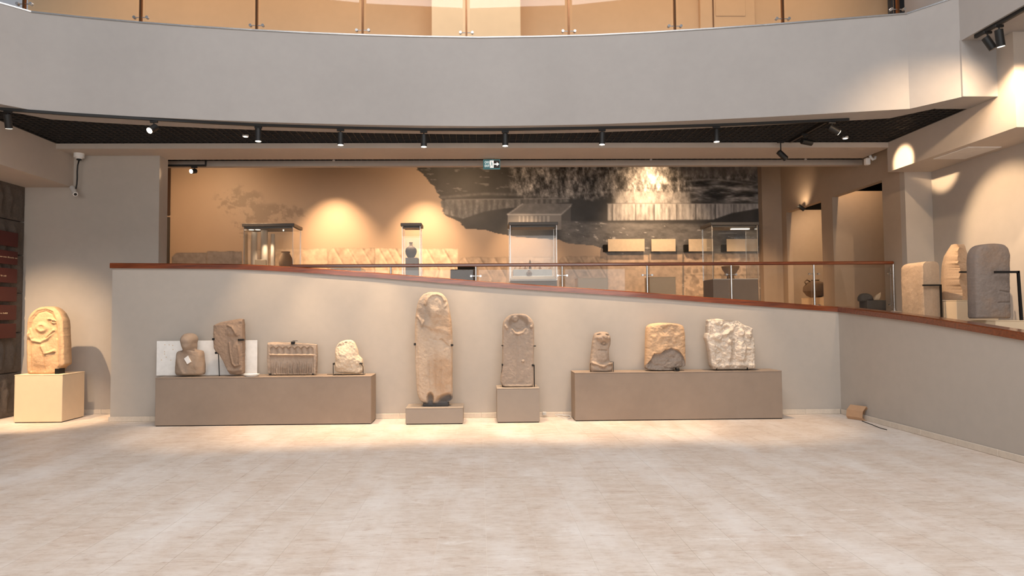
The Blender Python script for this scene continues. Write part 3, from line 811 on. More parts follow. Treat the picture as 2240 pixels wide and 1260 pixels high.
# =================================================================== LIGHT FIXTURES
track_px = [(0, 239), (165, 251), (330, 261), (450, 268), (565, 274), (745, 280), (927, 284), (1105, 284), (1317, 280), (1440, 278), (1567, 274.5), (1720, 268), (1857, 262)]
tp = [U(a, b_, Z=ZS-0.02) for a, b_ in track_px]
for p, (a, b_) in zip(tp, track_px): pass
TRZ = ZS-0.035
def interp_y(x):
    return float(np.interp(x, [p.x for p in tp], [p.y for p in tp]))
mb = MB(); w = 0.017
for i in range(len(tp)-1):
    p, q = tp[i], tp[i+1]; d = Vector((q.x-p.x, q.y-p.y, 0)).normalized(); nrm = Vector((-d.y, d.x, 0))*w
    vs = []
    for c in (p, q):
        for s_ in (-1, 1):
            for z in (TRZ, ZS): vs.append((c.x+s_*nrm.x, c.y+s_*nrm.y, z))
    mb.add(vs, [(0, 1, 5, 4), (2, 6, 7, 3), (0, 4, 6, 2), (1, 3, 7, 5), (0, 2, 3, 1), (4, 5, 7, 6)])
tag(obj('light_track', mb, 'black'), 'long curved black lighting track under the balcony edge', 'track')

def spotlight(label, top, direction, L=0.19, r=0.043, stem=0.09, group=None, lit=None, adapter=True, lensmat='lens', ang=38, power=60):
    top = Vector(top); d = Vector(direction).normalized()
    t = thing('track_spotlight', label, 'spotlight', top, group)
    if adapter: obj('adapter', MB().box(top.x-.05, top.x+.05, top.y-.014, top.y+.014, top.z-.03, top.z, .003), 'black', t)
    k = top-Vector((0, 0, stem))
    obj('stem', MB().cyl(top-Vector((0, 0, .025)), k, 0.009, n=8), 'black', t)
    a = k-d*L*0.30; b = k+d*L*0.70
    obj('lamp_body', MB().cyl(a, b, r, n=20).cyl(a-d*0.006, a, r*0.85, r, n=20), 'black', t, smooth='auto')
    obj('lens', MB().cyl(b-d*0.004, b+d*0.003, r*0.86, n=20), lensmat if lit else 'lid', t)
    if lit:
        spot_light('lamp_light', b+d*0.02, b+d*2, power, ang, 0.6, parent=t)
    return t
SP = [(565, 'first upright black spotlight of the row from the left'), (745, 'second upright black spotlight of the row'), (927, 'third upright spotlight, above the tallest stele'),
      (1105, 'fourth upright spotlight, above the shorter arched stele'), (1317, 'fifth upright spotlight, tilted slightly left above the right bench'), (1567, 'last upright spotlight of the row on the right')]
for i, (px, lab) in enumerate(SP):
    yb = {565: 309, 745: 317, 927: 321, 1105: 319, 1317: 316, 1567: 310}[px]
    xt = float(np.interp(px, [a for a, _ in track_px], [p.x for p in tp])); yt = interp_y(xt)
    zb = U(px, yb, Y=yt).z; tot = TRZ-zb
    dr = (0.0, 0.02, -1) if px != 1317 else (-0.03, 0.02, -1)
    spotlight(lab, (xt, yt, TRZ), dr, L=0.17, r=0.043, stem=tot-0.17*0.7, group='upright spotlights on the curved track', lit=True, power=[290, 470, 390, 370, 460, 340][i], ang=56)
# spotlight facing the viewer at left
xt = U(335, 262, Z=ZS-0.03).x; yt = interp_y(xt)
spotlight('glaring spotlight on the curved track at left, its lit face toward the viewer', (xt, yt, TRZ), (-0.25, -0.8, -0.62), L=0.13, r=0.045, stem=0.10, lit=True, power=45, ang=40)
xt = U(10, 240, Z=ZS-0.03).x; yt = interp_y(xt)
t = spotlight('black spotlight at the far left end of the curved track', (xt+.02, yt, TRZ), (-0.10, 0.36, -1), L=0.17, stem=0.1, lit=True, power=500, ang=30)
spot_light('left_corner_lamp_light', (-6.85, 8.35, 3.50), (-6.62, 10.5, 0.35), 620, 62, 1.0)
# right end of the track: one spot and two on a side track running to the back
xt = U(1822, 264, Z=ZS-0.03).x; yt = interp_y(xt)
spotlight('dark spotlight hanging at the right end of the curved track', (xt, yt, TRZ), (0.62, -0.06, -0.40), L=0.15, stem=0.1, lit=True, power=430, ang=46)
sx = xt-0.03
tag(obj('light_track', MB().box(sx-.017, sx+.017, yt+.1, 10.05, TRZ+0.01, ZS+.012), 'black'), 'short black lighting track running back under the grid at right', 'track')
y1_, y2_ = 9.5, 9.95
spotlight('tilted ribbed spotlight on the short right track, nearer one', (sx-0.05, y1_, TRZ), (0.9, 0.16, -0.12), L=0.16, stem=0.12, lit=True, power=560, ang=20, group='two spotlights on the short track')
spotlight('tilted ribbed spotlight on the short right track, lower and farther one', (sx-0.20, y2_, TRZ+0.01), (0.7, 0.1, -0.62), L=0.16, stem=0.2, group='two spotlights on the short track')
# track and two spots high on the right
p0 = U(2127, 82, Z=4.85); p1 = (p0.x+0.03, 6.3)
tag(obj('light_track', MB().box(6.035, 6.07, 6.2, 7.78, 4.815, 4.86), 'black'), 'black lighting track on the bulkhead edge at upper right', 'track')
ya = U(2160, 70, X=6.05).y; yb = U(2185, 50, X=6.05).y
spotlight('left of the two black spotlights at upper right', (6.05, ya, 4.82), (0.35, -0.15, -0.75), L=0.16, stem=0.12, lit=None, group='upper right spotlights')
t = spotlight('right of the two black spotlights at upper right, lit below', (6.05, yb, 4.82), (0.18, 0.1, -0.9), L=0.19, stem=0.12, lit=True, power=1, ang=50, group='upper right spotlights')
# recessed small lamps in the black grid
for px, py, lab in [(537, 299, 'tiny bright recessed lamp in the black ceiling grid at left'), (1849, 303, 'tiny bright recessed lamp in the black ceiling grid at right')]:
    p = U(px, py, Z=ZS)
    t = thing('recessed_lamp', lab, 'lamp', (p.x, p.y, ZS)); obj('bezel', MB().cyl((p.x, p.y, ZS), (p.x, p.y, ZS+.03), .045, n=16), 'whiteplastic', t)
    obj('lens', MB().cyl((p.x, p.y, ZS-.004), (p.x, p.y, ZS), .032, n=16), 'lens_dim', t)
# rear gallery track with one lamp, hanging at the left
z_ = U(400, 362, Y=11.1).z
tag(obj('light_track', MB().box(U(358, 362, Y=11.1).x, U(450, 362, Y=11.1).x, 11.09, 11.13, z_-.015, z_+.015).box(U(448, 362, Y=11.1).x, U(451, 362, Y=11.1).x, 11.1, 11.12, z_, 4.17), 'black'), 'short black hanging track with a drop rod in the rear gallery at left', 'track')
p = U(425, 366, Y=11.1)
spotlight('glaring spotlight on the rear hanging track, lit face toward the viewer', (p.x, 11.1, z_-0.015), (-0.35, -0.9, -0.25), L=0.10, r=0.04, stem=0.08, lit=True, power=15, ang=40)
# sprinkler heads on the rear beam
for px in (730, 1077, 1424, 1762):
    p = U(px, 349, Y=11.2)
    tag(obj('sprinkler_head', MB().cyl((p.x, 11.2, 4.18), (p.x, 11.2, 4.15), .01, n=8).cyl((p.x, 11.2, 4.15), (p.x, 11.2, 4.135), .022, n=10), 'whiteplastic'),
        'tiny white sprinkler head on the rear beam, ' + {730: 'left of centre', 1077: 'just above the exit sign', 1424: 'above the bright mural patch', 1762: 'near the right end'}[px], 'sprinkler')

# light sources of the rear gallery: recessed lamps in the ceiling slot behind the beam, plus added fill lamps
def slot_lamp(px, y, z, tgt, power, ang, blend, lab, col=(1.0, 0.64, 0.36)):
    x = U(px, 400, Y=MY).x
    t = thing('slot_downlight', lab, 'lamp', (x, y, z+.06))
    obj('lamp_body', MB().cyl((x, y, z+.12), (x, y, z+.02), .04, n=14), 'black', t)
    obj('stem', MB().cyl((x, y, 4.98), (x, y, z+.12), .01, n=8), 'black', t)
    spot_light('lamp_light', (x, y, z), tgt if tgt else (x, y, z-1), power, ang, blend, color=col, parent=t)
def mx_at(px): return U(px, 400, Y=MY).x
slot_lamp(735, 13.6, 4.76, (mx_at(735), MY, 2.30), 640, 74, 1.0, 'hidden downlight above the left bright scallop on the mural')
slot_lamp(930, 13.6, 4.78, (mx_at(930), MY, 2.15), 600, 70, 1.0, 'hidden downlight above the second scallop on the mural')
slot_lamp(1140, 13.6, 4.78, (mx_at(1145), MY, 1.9), 380, 54, 1.0, 'ceiling lamp over the tall case in the middle of the rear gallery')
slot_lamp(1428, 14.1, 4.76, (mx_at(1422), 14.6, 4.3), 90, 140, 1.0, 'hidden lamp making the glare on the grey part of the mural')
slot_lamp(1400, 13.2, 4.80, (mx_at(1425), 14.6, 3.2), 330, 80, 1.0, 'ceiling lamp lighting the carved frieze of the mural')
slot_lamp(1600, 12.9, 4.80, (mx_at(1600), 13.6, 1.6), 420, 70, 1.0, 'ceiling lamp over the right case in the rear gallery')
slot_lamp(600, 12.2, 4.80, (mx_at(600), 12.8, 1.6), 420, 60, 1.0, 'ceiling lamp over the left case in the rear gallery')
slot_lamp(450, 12.4, 4.80, (mx_at(480), 14.6, 2.9), 190, 130, 1.0, 'added fill lamp at the left end of the rear gallery')  # this and the next two: unseen wide fill added to raise the ambient level
slot_lamp(1000, 12.0, 4.80, (mx_at(1000), 14.6, 2.6), 230, 140, 1.0, 'added fill lamp in the middle of the rear gallery')
slot_lamp(1720, 12.0, 4.80, (6.7, 13.0, 2.6), 210, 130, 1.0, 'added fill lamp at the right end of the rear gallery')
spot_light('alcove_lamp_light', (7.2, 13.4, 3.9), (7.9, 14.5, 2.8), 60, 110, 0.8)
spot_light('side_wall_lamp_light', (6.45, 13.3, 3.66), (6.72, 13.4, 4.1), 12, 120, 1.0)
p = U(1751, 465, X=SX-0.1)
spotlight('small black spotlight in the rear opening at right', (p.x, p.y, 3.70), (0.7, -0.2, -0.6), L=0.14, r=0.04, stem=0.03, lit=None, adapter=False)
# right wall wash and spots of the atrium at right
spot_light('platform_lamp_light', (4.75, 8.75, 3.95), (6.1, 8.95, 1.75), 330, 30, 0.8)
spot_light('bulkhead_lamp_light', (5.75, 6.9, 4.45), (5.75, 8.3, 3.9), 215, 78, 1.0)
spot_light('bulkhead_lamp_light', (6.0, 7.1, 4.55), (6.75, 7.8, 3.9), 300, 56, 0.8)

# =================================================================== GALLERY GLASS RAILING (upper)
ft_px = [(40, 15), (300, 46), (553, 59), (790, 72), (1020, 78), (1247, 74), (1482, 63), (1718, 50), (1960, 38)]
t = thing('balcony_glass_railing', 'glass railing with slim metal posts along the top of the curved balcony', 'railing', (0, 8.9, ZT))
posts = []
for px, py in ft_px:
    p = U(px, py, Z=ZT+0.01); x = p.x; y = float(np.interp(x, [q[0] for q in fp], [q[1] for q in fp]))+0.06; posts.append((x, y))
    m_ = MB().box(x-.014, x+.014, y-.02, y+.02, ZT, ZT+.95)
    po = obj('post', m_, 'bronze', t)
    for zc_ in (ZT+.10, ZT+.70):
        c = MB().cyl((x-.085, y, zc_), (x+.085, y, zc_), .007, n=8)
        for s_ in (-1, 1): c.cyl((x+s_*.085, y-.02, zc_), (x+s_*.085, y+.02, zc_), .02, n=12)
        obj('clamp', c, 'steel', po)
for (xa, ya), (xb_, yb_) in zip(posts[:-1], posts[1:]):
    d = Vector((xb_-xa, yb_-ya, 0)).normalized(); a_ = Vector((xa, ya, 0))+d*.05; b2 = Vector((xb_, yb_, 0))-d*.05; nn = Vector((-d.y, d.x, 0))*.005
    vs = [(*(a_-nn).xy, ZT+.05), (*(b2-nn).xy, ZT+.05), (*(b2+nn).xy, ZT+.05), (*(a_+nn).xy, ZT+.05)]; vs += [(x, y, ZT+.88) for x, y, z in vs]
    obj('glass_pane', MB().add(vs, [(3, 2, 1, 0), (4, 5, 6, 7), (0, 1, 5, 4), (1, 2, 6, 5), (2, 3, 7, 6), (3, 0, 4, 7)]), 'glass', t)
hr = MB(); hr.tube([(x, y, ZT+.97) for x, y in posts], .025, 10); obj('handrail', hr, 'wood', t, smooth=True)

# rear ramp railing
RY = 10.50
zt0 = U(635, 578, Y=RY).z; zt1 = U(1962, 572, Y=RY).z; zt = (zt0+zt1)/2
xa, xb2 = U(635, 578, Y=RY).x, SX-0.02
t = thing('ramp_glass_railing', 'glass railing with wooden handrail and steel posts behind the sloping ramp wall', 'railing', (0, RY, ZU))
obj('handrail', MB().box(xa, xb2, RY-.03, RY+.03, zt-.052, zt, .012), 'wood', t)
ppx = [855, 1041, 1230, 1416, 1600, 1781, 1955]
px_ = [U(a, 620, Y=RY).x for a in ppx]
for x in px_:
    po = obj('post', MB().cyl((x, RY, ZU), (x, RY, zt-.05), .017, n=14).cyl((x, RY, ZU), (x, RY, ZU+.012), .05, n=18).cyl((x, RY, ZU+.012), (x, RY, ZU+.04), .028, n=14), 'steel', t, smooth='auto')
    for zc_ in (ZU+.10, zt-.20):
        c = MB().cyl((x-.075, RY, zc_), (x+.075, RY, zc_), .006, n=8)
        for s_ in (-1, 1): c.cyl((x+s_*.075, RY-.018, zc_), (x+s_*.075, RY+.018, zc_), .016, n=12)
        obj('clamp', c, 'steel', po)
ex = [xa+.05]+px_
for a_, b2 in zip(ex[:-1], ex[1:]):
    obj('glass_pane', MB().box(a_+.045, b2-.045, RY-.005, RY+.005, ZU+.05, zt-.10), 'glass', t)

# =================================================================== EXHIBITS
def text_mesh(body, size, loc, depth=0.002, align='LEFT', sxx=1.0):
    cu = bpy.data.curves.new('txt', 'FONT'); cu.body = body; cu.size = size; cu.extrude = depth; cu.align_x = align
    o = bpy.data.objects.new('txt', cu); COL.objects.link(o)
    dg = bpy.context.evaluated_depsgraph_get(); me = bpy.data.meshes.new_from_object(o.evaluated_get(dg))
    mb = MB(); mb.v = [(loc[0]+v.co.x*sxx, loc[1]-v.co.z, loc[2]+v.co.y) for v in me.vertices]; mb.f = [tuple(p.vertices) for p in me.polygons]
    bpy.data.objects.remove(o); bpy.data.curves.remove(cu); bpy.data.meshes.remove(me)
    return mb

def bench(name, lab, px0, px1, ytop, yfront=None, depth=0.42, px_b=None, mat='bench', z=None):
    a = U(px0, 930, Z=0)
    y = yfront; x0 = U(px0, ytop, Y=y).x; x1 = U(px1, ytop, Y=y).x; zt_ = z if z else U((px0+px1)/2, ytop, Y=y).z
    t = thing(name, lab, 'plinth', ((x0+x1)/2, y+depth/2, 0))
    obj('body', MB().box(x0, x1, y, y+depth, 0.012, zt_-0.014, .004), mat, t)
    obj('top_board', MB().box(x0-.002, x1+.002, y-.002, y+depth, zt_-0.014, zt_, .003), mat, t)
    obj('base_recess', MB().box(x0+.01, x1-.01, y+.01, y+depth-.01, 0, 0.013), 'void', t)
    return t, x0, x1, zt_
B1Y = 9.32; B2Y = 9.37
_, _, _, zb1 = bench('long_display_plinth', 'long low brown plinth at left holding four carved stones and a white board', 340, 812, 824.5, B1Y, 0.42)
_, _, _, zb2 = bench('long_display_plinth', 'long low brown plinth at right holding the three smaller stones', 1257, 1710, 813, B2Y, 0.38)
_, _, _, zp1 = bench('low_display_plinth', 'very low grey block under the tallest stele', 887, 1013, 892, 9.24, 0.44, mat='block_base')
_, _, _, zp2 = bench('square_display_plinth', 'narrow grey block under the arched stele', 1087, 1180, 849, 9.30, 0.42, mat='block_base')
_, _, _, zc1 = bench('cream_display_plinth', 'cream cube shaped plinth at far left under the warm lit stele', 32, 137, 819.5, 9.77, 0.54, mat='cream')

M['s_grey'] = stone('stone_grey_brown', (166, 146, 128), 0.74, 1.16, 0.5, 5)
M['s_tall'] = stone('stone_tall_stele', (190, 168, 146), 0.80, 1.12, 0.5, 4, warm=(172, 138, 106), tone=(104, 98, 94))
M['s_arch'] = stone('stone_arched_stele', (158, 141, 126), 0.78, 1.14, 0.5, 5)
M['s_warm'] = stone('stone_warm_buff', (196, 160, 122), 0.8, 1.14, 0.45, 6)
M['s_brown'] = stone('stone_brown', (150, 126, 106), 0.72, 1.2, 0.6, 5)
M['s_pale'] = stone('stone_pale', (206, 186, 162), 0.85, 1.1, 0.4, 7)
M['s_white'] = stone('stone_white_relief', (214, 198, 180), 0.74, 1.12, 0.7, 7)
M['s_bust'] = stone('stone_bust', (158, 138, 120), 0.82, 1.12, 0.35, 4, warm=(170, 140, 112))
M['s_right'] = stone('stone_right_stelae', (176, 150, 124), 0.78, 1.14, 0.5, 6)
M['s_rightdark'] = stone('stone_right_dark', (132, 118, 108), 0.78, 1.18, 0.4, 4, warm=(150, 122, 98))

# --- left arched stele on the cream plinth
def rel(x, y):
    h = stroke(x, y, [(62, 812), (60, 720), (66, 695), (80, 678), (98, 674), (116, 680), (126, 700), (130, 740), (130, 812)], 2.2, .012)
    h = h - stroke(x, y, [(67, 812), (65, 722), (71, 700), (83, 685), (98, 681), (112, 687), (121, 704), (125, 740)], 1.8, .010)
    h += ell(x, y, 92, 717, 13, 11, .022) - ell(x, y, 92, 717, 8, 6, .009) + ell(x, y, 112, 700, 9, 4, .02, .2)
    h += stroke(x, y, [(62, 730), (72, 745), (90, 748), (104, 740), (118, 724)], 3.2, .02)
    h -= stroke(x, y, [(101, 740), (119, 725)], 1.6, .02)
    h += ell(x, y, 90, 775, 20, 28, .014) + stroke(x, y, [(94, 758), (101, 775), (110, 772), (118, 768)], 3, .02) - stroke(x, y, [(100, 776), (118, 771)], 1.5, .022)
    h += stroke(x, y, [(62, 740), (66, 720), (72, 738)], 2, .014) + ell(x, y, 118, 704, 6, 5, .016) - ell(x, y, 114, 702, 9, 2.4, .018, .25)
    return h - stroke(x, y, [(96, 770), (97, 812)], 1.6, .012)
t = thing('arched_stele', 'warm lit arched stone stele with a carved figure standing on the cream plinth', 'stele', (-6.3, 10.0, zc1))
carved('stone', [(57, 817), (56, 720), (58, 700), (66, 684), (80, 673), (98, 670), (114, 672), (127, 683), (136, 702), (138, 740), (140, 796), (131, 803), (122, 815), (110, 818), (80, 819)], 9.98, .11, rel, 's_warm', t, 1, n=9, seed=1)
obj('bracket', MB().box(U(120, 806, Y=9.86).x, U(129, 806, Y=9.86).x, 9.86, 10.0, zc1, zc1+.075), 'iron', t)

# --- white board leaning behind the bust, on the plinth
t = thing('white_board', 'plain white board standing behind the bust and the broken slab', 'board', (-3.9, 9.7, zb1))
x0, x1 = U(343, 780, Y=9.7).x, U(563, 780, Y=9.7).x; ztp = U(450, 745, Y=9.72).z
obj('sheet', MB().box(x0, x1, 9.69, 9.705, zb1-0.0, ztp, .002), 'white', t)
mk = MB()
for k in range(9):
    mx_, mz_ = random.uniform(x0+.05, x0+.25), random.uniform(zb1+.15, ztp-.05); mk.box(mx_, mx_+.012, 9.688, 9.6895, mz_, mz_+.012)
obj('stain', mk, 'lettering', t)['kind'] = 'stuff'

# --- bust
def rel(x, y):
    h = 0.07*np.exp(-(((x-409)/16)**2+((y-748)/17)**2)**2) + 0.02*np.exp(-((x-409)/12)**2-((y-765)/8)**2)
    h = h - stroke(x, y, [(394, 752), (396, 766)], 2.5, .02) - stroke(x, y, [(424, 752), (422, 766)], 2.5, .02)
    h += ell(x, y, 409, 742, 15, 10, .01) + stroke(x, y, [(384, 780), (392, 800), (400, 816)], 6, .012) + stroke(x, y, [(434, 780), (428, 800)], 6, .012)
    return h
t = thing('stone_bust', 'small headless looking stone bust with smooth round head and a white tag', 'bust', (-4.0, 9.52, zb1))
t['label'] = 'small smooth stone bust with round faceless head and a white tag on its chest'
carved('stone', [(380, 821), (378, 815), (378.5, 795), (380.5, 778), (382, 771.5), (387, 768.5), (393.5, 767), (394.5, 764), (394, 757), (393.5, 750), (392, 744), (393, 737), (398, 731.5), (404, 729.5), (410, 729), (416, 730), (421, 732.5), (425, 738), (426, 744), (424.5, 750), (424, 757), (423.5, 764), (425, 766.5), (432, 767), (437.5, 769), (439.5, 775), (442, 798), (442, 815), (440, 820), (430, 821.5), (410, 821), (390, 821.5)],
       9.53, .095, rel, 's_bust', t, 1, n=2.8, seed=3, rough=.003, round_top=.35)
q = [U(a, b_, Y=9.38) for a, b_ in [(400, 785), (408, 778.5), (415, 792), (407, 797)]]
yy_ = 9.415
obj('paper_tag', MB().add([(p.x, yy_, p.z) for p in q]+[(p.x, yy_+.03, p.z) for p in q], [(0, 1, 2, 3), (7, 6, 5, 4), (0, 4, 5, 1), (1, 5, 6, 2), (2, 6, 7, 3), (3, 7, 4, 0)]), 'white', t)
# --- broken slab with foot-like relief
def rel(x, y):
    h = stroke(x, y, [(499, 712), (508, 715), (514, 724), (518, 733)], 2.5, .014) + ell(x, y, 508, 725, 14, 11, .012)
    h += stroke(x, y, [(502, 750), (504, 775), (508, 795), (514, 801), (523, 798), (524, 775), (521, 755)], 2.4, .015) + ell(x, y, 514, 772, 9, 27, .016)
    h -= ell(x, y, 525, 710, 5, 6, .012)
    h += stroke(x, y, [(492, 808), (510, 812), (529, 809)], 3.5, .012)
    return h
t = thing('broken_slab', 'tall brown broken stone slab with slanted left edge held by black clips', 'relief', (-3.4, 9.5, zb1))
carved('stone', [(465.5, 712), (480, 705), (500, 701), (522, 697), (529, 698), (530, 740), (530, 818), (522, 821), (502, 820), (496, 812), (490, 800), (486, 790), (478, 776), (471, 770), (466, 762), (465, 740)], 9.52, .075, rel, 's_brown', t, 0, n=9, seed=5, jit=.5)
def clip(px, py, Y, w=.05, h=.03, parent=None, name='clip', d=.05):
    p = U(px, py, Y=Y); return obj(name, MB().box(p.x-w/2, p.x+w/2, Y, Y+d, p.z-h/2, p.z+h/2, .004), 'iron', parent)
clip(466, 742, 9.43, .03, .03, t); clip(526, 743.5, 9.43, .08, .026, t); clip(472, 772, 9.45, .03, .03, t)
p = U(480, 820, Y=9.5); q = U(478, 776, Y=9.5)
obj('support_rod', MB().cyl((p.x, 9.5, zb1), (q.x, 9.5, q.z), .007, n=8).tube([(q.x, 9.5, q.z), (q.x-.02, 9.52, q.z+.03), (U(472, 772, Y=9.5).x, 9.5, q.z+.03)], .006, 6), 'iron', t)
# --- oval white dish
p = U(547, 820.5, Y=9.36)
t = thing('white_dish', 'small flat oval white dish at the front edge of the left plinth', 'dish', (p.x, 9.42, zb1))
dm = MB(); NS = 24
for r_, z in ((.08, 0), (.105, .02), (.11, .034), (.1, .032), (.06, .008)):
    for i in range(NS): dm.v.append((p.x+r_*math.cos(2*math.pi*i/NS), 9.42+r_*.8*math.sin(2*math.pi*i/NS), zb1+z))
for k in range(4):
    for i in range(NS): j = (i+1) % NS; dm.f.append((k*NS+i, k*NS+j, k*NS+NS+j, k*NS+NS+i))
dm.f += [tuple(reversed(range(NS))), tuple(range(4*NS, 5*NS))]
obj('bowl', dm, 'white', t, smooth='auto')
# --- relief with scallops
def rel(x, y):
    h = -0.026*poly((590, 760, 686, 770), x, y, 1.2)*1
    h = h*0 + 0.0
    inside = sstep(590, 592, x)*(1-sstep(684, 686, x))
    sc_ = 762-4.5*np.abs(np.sin((x-590)*math.pi/13.6))
    niche = inside*sstep(0, 1.5, y-sc_)*(1-sstep(774, 776, y))
    h = h - .024*niche
    h += niche*.014*np.abs(np.sin((x-590)*math.pi/13.6))
    low = inside*sstep(777, 779, y)*(1-sstep(816, 820, y)); h = h-.012*low
    h += low*sstep(790, 812, y)*.010*np.sin(x*2*math.pi/5.2+2*fbm(x, y, 8, 44))
    for xx in (606, 629, 643, 655, 671): h += stroke(x, y, [(xx, 793), (xx+.5, 817)], 1.4, .010)
    h += stroke(x, y, [(590, 776), (686, 777)], 1.6, .012)
    h += ell(x, y, 622, 800, 9, 8, .008)
    return h
def poly(b, x, y, s): return sstep(b[0]-s, b[0]+s, x)*(1-sstep(b[2]-s, b[2]+s, x))
t = thing('scalloped_relief', 'wide rectangular stone relief with a row of seven scalloped niches, black clip on top', 'relief', (-2.6, 9.55, zb1))
carved('stone', [(584, 749), (600, 748.5), (640, 750.5), (670, 752), (691, 754), (692, 780), (690.5, 819), (660, 820), (620, 820.5), (586, 819.5), (583, 790)], 9.56, .055, rel, 's_grey', t, 0, n=12, seed=7, NC=150, step=.8)
clip(640, 750, 9.49, .05, .04, t); p = U(640, 748, Y=9.5); obj('hook', MB().box(p.x, p.x+.07, 9.5, 9.51, p.z+.012, p.z+.018), 'iron', t)
for a_ in (590, 684): clip(a_, 818.5, 9.495, .025, .02, t)
# --- small pale rounded stone
def rel(x, y):
    h = ell(x, y, 752, 785, 17, 24, .035, .1, 1.6) + stroke(x, y, [(781, 760), (787, 790), (780, 812)], 3, -.014) - ell(x, y, 741, 757, 5, 3, .012, -.7) - ell(x, y, 756, 750, 2.5, 2, .012)
    return h + ell(x, y, 738, 803, 7, 6, .01) + .012*fbm(x, y, 5, 91)
t = thing('rounded_stone', 'small pale rounded stone in a black wire stand, right end of left plinth', 'stone', (-1.8, 9.55, zb1))
carved('stone', [(731, 770), (733, 760), (740, 750), (752, 744.5), (765, 744), (773, 749), (779, 762), (783, 778), (790, 786), (792, 797), (793, 812), (785, 818), (765, 818), (745, 816), (732, 812), (730, 800), (732, 785)], 9.55, .085, rel, 's_pale', t, 1, n=4, seed=9, rough=.009)
w_ = MB(); Yw = 9.46
for pts in ([(729, 796), (729, 818)], [(790, 795), (794, 802), (794.5, 818)]):
    w_.tube([U(a_, b_, Y=Yw) for a_, b_ in pts], .005, 6)
pA = U(729, 818, Y=Yw); pB = U(794.5, 818, Y=Yw)
w_.box(pA.x, pB.x, Yw, Yw+.012, zb1+.0, zb1+.008).box(pA.x-.004, pA.x+.004, Yw, 9.62, zb1, zb1+.008).box(pB.x-.004, pB.x+.004, Yw, 9.62, zb1, zb1+.008)
obj('wire_stand', w_, 'iron', t); clip(729.5, 796, 9.455, .022, .028, t); clip(789, 795.5, 9.455, .04, .02, t)
p0 = U(716, 815, Y=9.6); p1 = U(748, 814, Y=9.6)
obj('stand_foot', MB().box(p0.x, p1.x, 9.58, 9.6, zb1, zb1+.006), 'iron', t)

# --- tall stele
def rel(x, y):
    h = stroke(x, y, [(931, 665), (936, 652), (944, 645), (955, 643), (966, 647), (972, 657)], 3, .022) + ell(x, y, 952, 668, 19, 24, .02) + ell(x, y, 951, 690, 12, 18, .012)
    h += stroke(x, y, [(905, 693), (913, 692), (920, 701), (923, 712), (926, 703)], 2.4, .018) + ell(x, y, 912, 720, 8, 26, .012)
    h += stroke(x, y, [(973, 672), (978, 664)], 2, .014)
    h += stroke(x, y, [(928, 708), (948, 718), (972, 722), (984, 730)], 6, .012)
    h -= stroke(x, y, [(965, 744), (980, 757)], 3, .016) + stroke(x, y, [(940, 740), (955, 745)], 2.5, .006)
    h += ell(x, y, 950, 800, 26, 60, .012)
    for xx in (938, 951, 964): h -= stroke(x, y, [(xx, 790), (xx+1, 850)], 2, .008)
    h -= stroke(x, y, [(912, 760), (913, 860)], 2, .01)
    chip = ell(x, y, 975, 873, 20, 11, .05, -.3) + ell(x, y, 941, 872, 7, 13, .045)
    return h-chip
t = thing('tall_stele', 'tallest standing stone stele with a carved robed figure, held by two black clips', 'stele', (-.55, 9.45, zp1))
carved('stone', [(912, 665), (917, 653), (926, 643), (938, 638.5), (953, 638), (965, 641), (974, 650), (980, 664), (985, 690), (988.5, 720), (989.5, 760), (989, 820), (989.5, 872), (983, 879), (975, 884), (930, 885), (919, 878), (912, 862), (909, 830), (907, 770), (906.5, 720), (908, 690)], 9.46, .12, rel, 's_tall', t, 1, n=4.5, seed=13, NC=80, rough=.006,
       tone=lambda x, y: (ell(x, y, 977, 875, 20, 11, 1, -.3)+ell(x, y, 941, 873, 6, 13, .8)+sstep(876, 884, y)).clip(0, 1)+.35*ell(x, y, 925, 690, 16, 34, 1)*1)
clip(907.5, 753, 9.36, .03, .035, t); clip(988.5, 755, 9.36, .035, .03, t)
p = U(940, 880, Y=9.4); obj('footing', MB().box(U(925, 885, Y=9.4).x, U(982, 885, Y=9.4).x, 9.38, 9.54, zp1, zp1+.045, .012), 'dark_stone', t)
# --- arched stele
def rel(x, y):
    h = -.05*np.exp(-((((x-1134)/20)**2+((y-711)/19)**2)**3)) 
    h += stroke(x, y, [(1113, 700), (1116, 690), (1125, 682), (1134, 680), (1146, 682), (1154, 692), (1157, 704)], 3.2, .012)
    h += stroke(x, y, [(1121, 721), (1127, 728), (1134, 730), (1143, 727), (1149, 720)], 3, .03) + ell(x, y, 1128, 698, 7, 6, .024, -.3) + ell(x, y, 1135, 711, 12, 10, .01)
    h += stroke(x, y, [(1105, 713), (1109, 718)], 2.2, .018)+ell(x, y, 1162, 715, 3, 3, .018)
    h -= stroke(x, y, [(1131, 735), (1132, 830)], 2.4, .006)
    return h + stroke(x, y, [(1102, 845), (1166, 845)], 3, .01) + ell(x, y, 1144, 790, 3, 3, .012)
t = thing('arched_stele', 'grey arched stele with a round hollow carved near its top, on the narrow block', 'stele', (.6, 9.5, zp2))
carved('stone', [(1099.5, 845), (1099, 800), (1099.5, 760), (1099.5, 715), (1102, 703), (1111, 692), (1122, 687), (1134, 686), (1148, 687), (1160, 694), (1167, 704), (1169, 716), (1169, 755), (1168, 790), (1169, 835), (1166, 845.5)], 9.5, .095, rel, 's_arch', t, 1, n=6, seed=15)
clip(1099.5, 756, 9.42, .035, .014, t); clip(1169.5, 757, 9.42, .04, .014, t); clip(1099, 798, 9.42, .022, .03, t); clip(1165.5, 799, 9.41, .035, .03, t)
w_ = MB()
for pts in ([(1098.5, 798), (1097.5, 815), (1099, 846)], [(1168.5, 798), (1169, 846)]): w_.tube([U(a_, b_, Y=9.44) for a_, b_ in pts], .007, 6)
obj('side_rod', w_, 'iron', t)

